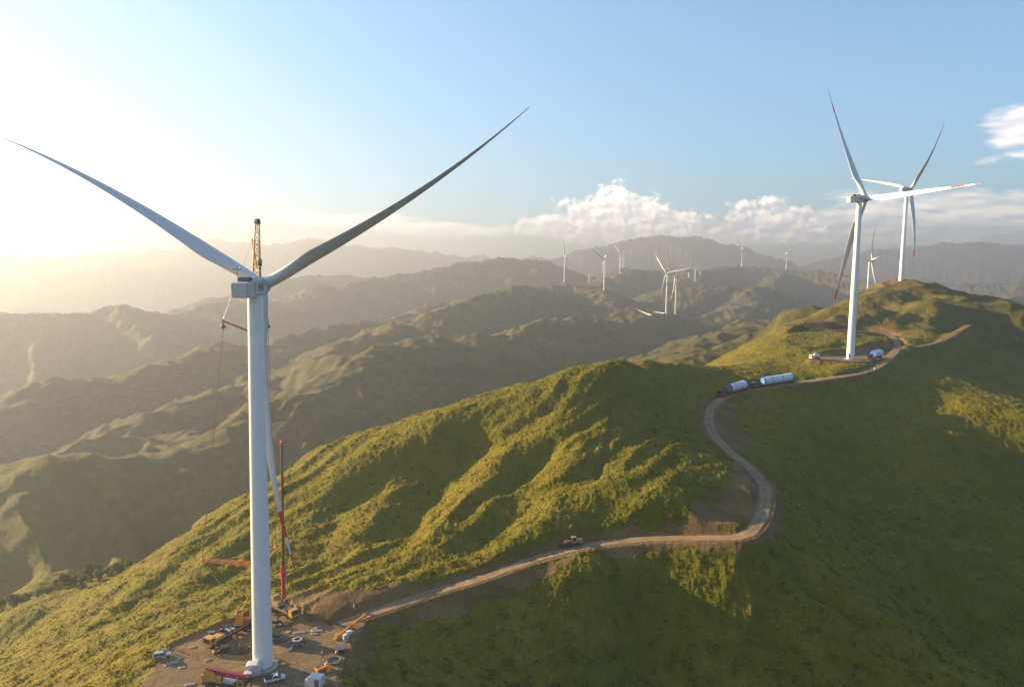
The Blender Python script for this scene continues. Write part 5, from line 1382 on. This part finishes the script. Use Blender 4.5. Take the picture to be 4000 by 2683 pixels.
# white mixer lorry on the small pad
c0 = py(3182, 1399, 437); 
t = thing("mixer_lorry", (c0[0], c0[1], gz(c0[0], c0[1]) + 0.05), radians(205), "white lorry with a white drum left of the right turbine's tower", "lorry")
m = MB(); m.prism(PWHITE, [(1.6, 0.8), (3.6, 0.8), (3.7, 1.8), (3.4, 2.9), (1.7, 2.9)], -1.2, 1.2); bmesh.ops.bevel(m.bm, geom=list(m.bm.edges), offset=0.1, segments=2, affect='EDGES'); cab = m.build("cab", t)
m = MB(); m.prism(GLASS, [(3.70, 1.9), (3.46, 2.7), (3.52, 2.72), (3.76, 1.92)], -1.0, 1.0); m.build("windscreen", cab)
m = MB(); m.box(RUST, (-0.8, 0, 0.95), (7.0, 1.2, 0.4)); m.build("chassis", t)
m = MB(); m.lathe(PWHITE, [(0.5, -2.8), (1.25, -1.6), (1.45, 0.0), (1.15, 1.5), (0.6, 2.2)], 18, Matrix.Translation((-1.3, 0, 2.35)) @ Matrix.Rotation(radians(80), 4, 'Y')); m.build("drum", t)
for x in (2.5, -1.8, -3.0):
    for sd in (-1.05, 1.05): wheel(t, (x, sd, 0.5), 0.5, 0.4)

# wheel loader working on the road below the hill
kl_ = find_road(2245, 2128)
pA = rp(kl_, 2.6); pB = rp(min(1, kl_ + 0.03), 2.6)
hd = heading(pB, pA)
ld = thing("wheel_loader", pA, hd, "muddy yellow wheel loader with dark bucket on the road below the green hill", "loader")
m = MB(); m.box(CREAM, (-2.4, 0, 1.75), (2.6, 1.9, 1.5), None, 0.9, 0.12); m.build("engine_cover", ld)
m = MB(); m.box(RUST, (0.9, 0, 1.25), (2.4, 1.3, 0.9), None, 0.9, 0.1); m.box(RUST, (1.2, 0, 1.75), (1.6, 1.0, 0.4), None, 0.9, 0.06); m.build("front_frame", ld)
m = MB(); m.box(CREAM, (-0.6, 0, 1.5), (1.5, 1.6, 0.8), None, 1, 0.06); cabp = m.build("cab_base", ld)
m = MB(); m.box(GLASS, (-0.6, 0, 2.45), (1.35, 1.45, 1.15)); m.build("windows", ld)
m = MB(); m.box(CREAM, (-0.6, 0, 3.12), (1.7, 1.8, 0.2), None, 0.92, 0.05)
for sx in (-0.68, 0.68):
    for sd in (-0.73, 0.73): m.tube(CREAM, (-0.6 + sx, sd, 1.85), (-0.6 + sx, sd, 3.05), 0.07)
m.build("cab_roof", ld)
for x in (1.4, -1.9):
    for sd in (-1.05, 1.05): wheel(ld, (x, sd, 0.8), 0.8, 0.55)
for sd in (-0.55, 0.55):
    m = MB(); m.beam(AMBER, (1.0, sd, 1.8), (2.7, sd, 1.5), 0.22, 0.4); m.beam(AMBER, (2.6, sd, 1.55), (3.3, sd, 0.7), 0.22, 0.35); m.build("lift_arm", ld)
m = MB(); m.prism(DARK, [(3.1, 0.15), (4.5, 0.1), (4.55, 0.2), (3.5, 0.45), (3.35, 1.2), (3.7, 1.5), (3.5, 1.55), (3.1, 1.2)], -1.35, 1.35); m.build("bucket", ld)

kp_ = find_road(3403, 1452)
person(rp(kp_, -2.4), radians(200), "person in white clothes walking on the road bend below the right turbine", CLOTHW, CLOTHW, HELMET, 0.12)

# white cabinets at the hilltop turbine, stores at the far turbines
t = thing("transformer_kiosk", (T2[0] - 6.5, T2[1] - 3, T2[2]), 0.3, "pale transformer kiosk beside the hilltop turbine's foot", "kiosk")
m = MB(); m.box(PWHITE, (0, 0, 1.3), (3.6, 2.4, 2.6), None, 1, 0.05); m.build("body", t)
m = MB(); m.box(PWHITE, (0, 0, 2.7), (3.9, 2.7, 0.2), None, 0.85, 0.04); m.build("roof", t)
def far_at(u, v, y):
    p = py(u, v, y); return (p[0], p[1], gz(p[0], p[1]))
for n, (u, v, y, sx, lbl) in enumerate([(2328, 1141, 2150, 14, "left of two orange site containers at a far turbine's foot"), (2373, 1142, 2150, 8, "small orange site container right of the far turbine's foot")]):
    t = thing("site_container", far_at(u, v, y), 0.2 * n, lbl, "container", "containers at a far turbine")
    m = MB(); m.box(RUST, (0, 0, 1.6), (sx, 4, 3.2), None, 1, 0.08); m.build("body", t)
    m = MB(); m.box(CREAM, (0, 0, 3.4), (sx + .4, 4.4, 0.4), None, 0.9, 0.05); m.build("roof", t)
def lying_blade(u0, v0, u1, v1, y0, y1, lbl):
    p, q = Vector(py(u0, v0, y0)), Vector(py(u1, v1, y1))
    me = blade_mesh((q - p).length, 1.4, 4.6, 0.0, 0.03, 0.3, 18, 10)
    o = bpy.data.objects.new("rotor_blade", me); COL.objects.link(o)
    o.matrix_world = Matrix.Translation(p) @ (q - p).to_track_quat('Z', 'Y').to_matrix().to_4x4()
    return tag(o, lbl, "rotor blade", "rotor blades waiting on the ground")
lying_blade(2547, 1233, 2477, 1206, 1640, 1700, "white rotor blade resting tilted on the ground left of the dark ridge's turbine")
lying_blade(2596, 1224, 2545, 1217, 1700, 1740, "faint white rotor blade lying flat right behind the tilted blade")
for u, v, vt, y, lbl in [(2716, 1076, 1052, 3050, "white unfinished tower stub on the far ridge, tallest of the three"), (2735, 1071, 1061, 3100, "white tower stub on the far ridge, right of the tallest"), (2690, 1076, 1064, 3100, "white tower stub on the far ridge, left of the tallest"), (2302, 1083, 1070, 3000, "pale lone tower stub on the hazy ridge left of the turbine cluster")]:
    b = far_at(u, v, y); h = py(u, vt, y)[2]
    t = MB(); hh = max(8, h - b[2]); t.lathe(WHITE, [(2.3, -1), (2.1, hh)], 16); t.lathe(DARK, [(2.25, hh), (2.25, hh + 0.5)], 16)
    o = t.build("tower_stub"); o.location = b; tag(o, lbl, "tower stub", "unfinished towers on the far ridge")

# ------------------------------------------------------------------ trees in the gully at the lower left
LEAF = None
def leaf_material():
    m, t, b = material("leaves")
    oi = t.n.new('ShaderNodeObjectInfo'); pos = t.n.new('ShaderNodeNewGeometry').outputs['Position']
    n = t.noise(pos, 0.9, 4, 0.6)
    c = t.mix(t.ramp(n, 0.35, 0.7), (0.085, 0.110, 0.014, 1), (0.170, 0.175, 0.026, 1))
    c = t.mix(t.m('MULTIPLY', oi.outputs['Random'], 0.5), c, (0.10, 0.095, 0.025, 1))
    t.l.new(c, b.inputs['Base Color']); b.inputs['Roughness'].default_value = 0.8; b.inputs['Specular IOR Level'].default_value = 0.2
    tr = t.n.new('ShaderNodeBsdfTranslucent'); t.l.new(c, tr.inputs['Color'])
    mx = t.n.new('ShaderNodeMixShader'); mx.inputs[0].default_value = 0.45
    t.l.new(b.outputs[0], mx.inputs[1]); t.l.new(tr.outputs[0], mx.inputs[2])
    t.l.new(mx.outputs[0], [n for n in t.n if n.type == 'OUTPUT_MATERIAL'][0].inputs['Surface'])
    return m
LEAF = leaf_material()
BARK = paint("bark", (0.10, 0.075, 0.05), 0.9, 0, 0.2, 3.0)
def tree_meshes(seed):
    r = random.Random(seed); vs, fc_ = [], []
    lobes = [(r.uniform(-1.2, 1.2), r.uniform(-1.2, 1.2), r.uniform(2.2, 5.0), r.uniform(0.9, 1.7)) for _ in range(7)]
    for _ in range(900):
        lx, ly, lz, lr = r.choice(lobes)
        dd = Vector((r.gauss(0, 1), r.gauss(0, 1), r.gauss(0, 1))).normalized()
        rr_ = lr * (0.55 + 0.5 * r.random())
        c = Vector((lx, ly, lz)) + dd * rr_
        nrm = (dd + Vector((r.uniform(-.6, .6), r.uniform(-.6, .6), r.uniform(-.3, .8)))).normalized()
        a = nrm.orthogonal().normalized(); b = nrm.cross(a); s = r.uniform(0.14, 0.34); k = len(vs)
        for x, y in ((-1, -.6), (1, -.6), (0.8, .7), (-0.8, .7)): vs.append(tuple(c + a * x * s + b * y * s))
        fc_.append((k, k + 1, k + 2, k + 3))
    crown = mesh_obj("crown", vs, fc_, LEAF, False)
    t = MB(); t.tube(BARK, (0, 0, -0.6), (0.1, 0.05, 2.6), 0.2, 0.12, 7)
    for lx, ly, lz, lr in lobes[:5]: t.tube(BARK, (0.05, 0.03, 1.6), (lx * .7, ly * .7, lz), 0.09, 0.03, 5)
    trunk = t.build("trunk")
    return crown, trunk
protos = [tree_meshes(s) for s in (1, 2, 3)]
rt_ = random.Random(11); used_ = [False] * 3
spots = []
for k in range(64):
    f = rt_.random(); row = rt_.random() ** 1.6
    u = -60 + f * 560 + rt_.uniform(-8, 8); v = 2385 - f * 165 + row * 34 - 6 * sin(f * 9)
    if all((u - a) ** 2 + ((v - b) * 2) ** 2 > 24 ** 2 for a, b, _ in spots): spots.append((u, v, row))
for u, v, row in spots:
    p = py(u, v, 352 - row * 26 + (u / 500) * -16)
    k = rt_.randrange(3); crown, trunk = protos[k]
    r = bpy.data.objects.new("broadleaf_tree", None); COL.objects.link(r)
    sc = rt_.uniform(0.8, 1.5)
    r.location = (p[0], p[1], gz(p[0], p[1]) - 0.1); r.rotation_euler = (0, 0, rt_.uniform(0, 6.28)); r.scale = (sc, sc, sc * rt_.uniform(0.85, 1.15))
    tag(r, "small bushy green tree in the row along the lower left gully", "tree", "trees along the lower left gully")
    for part in (crown, trunk):
        q = part if not used_[k] else part.copy()
        if used_[k]: COL.objects.link(q)
        q.parent = r
    used_[k] = True
for k in range(3):
    if not used_[k]:
        for q in protos[k]: bpy.data.objects.remove(q)

# ------------------------------------------------------------------ haze: one closed box of even air
top = max(Z_HIGH, HIGHEST) + 12
HX = 15500.0
print('haze top', top, Z_HIGH)
hv = [(sx * HX, sy * HX, zz) for zz in (Z_LOW - 1, top) for sx, sy in ((-1, -1), (1, -1), (1, 1), (-1, 1))]
haze = mesh_obj("haze", hv, [(3, 2, 1, 0), (4, 5, 6, 7), (0, 1, 5, 4), (1, 2, 6, 5), (2, 3, 7, 6), (3, 0, 4, 7)], MG, False, None, 'stuff')
hm = bpy.data.materials.new("haze_air"); hm.use_nodes = True
hn = hm.node_tree.nodes; hn.clear()
ho = hn.new('ShaderNodeOutputMaterial'); hp = hn.new('ShaderNodeVolumePrincipled')
hp.inputs['Color'].default_value = (0.38, 0.415, 0.505, 1)
hp.inputs['Density'].default_value = HAZE_DENSITY
hp.inputs['Anisotropy'].default_value = 0.49
hm.node_tree.links.new(hp.outputs[0], ho.inputs['Volume'])
haze.data.materials.clear(); haze.data.materials.append(hm)
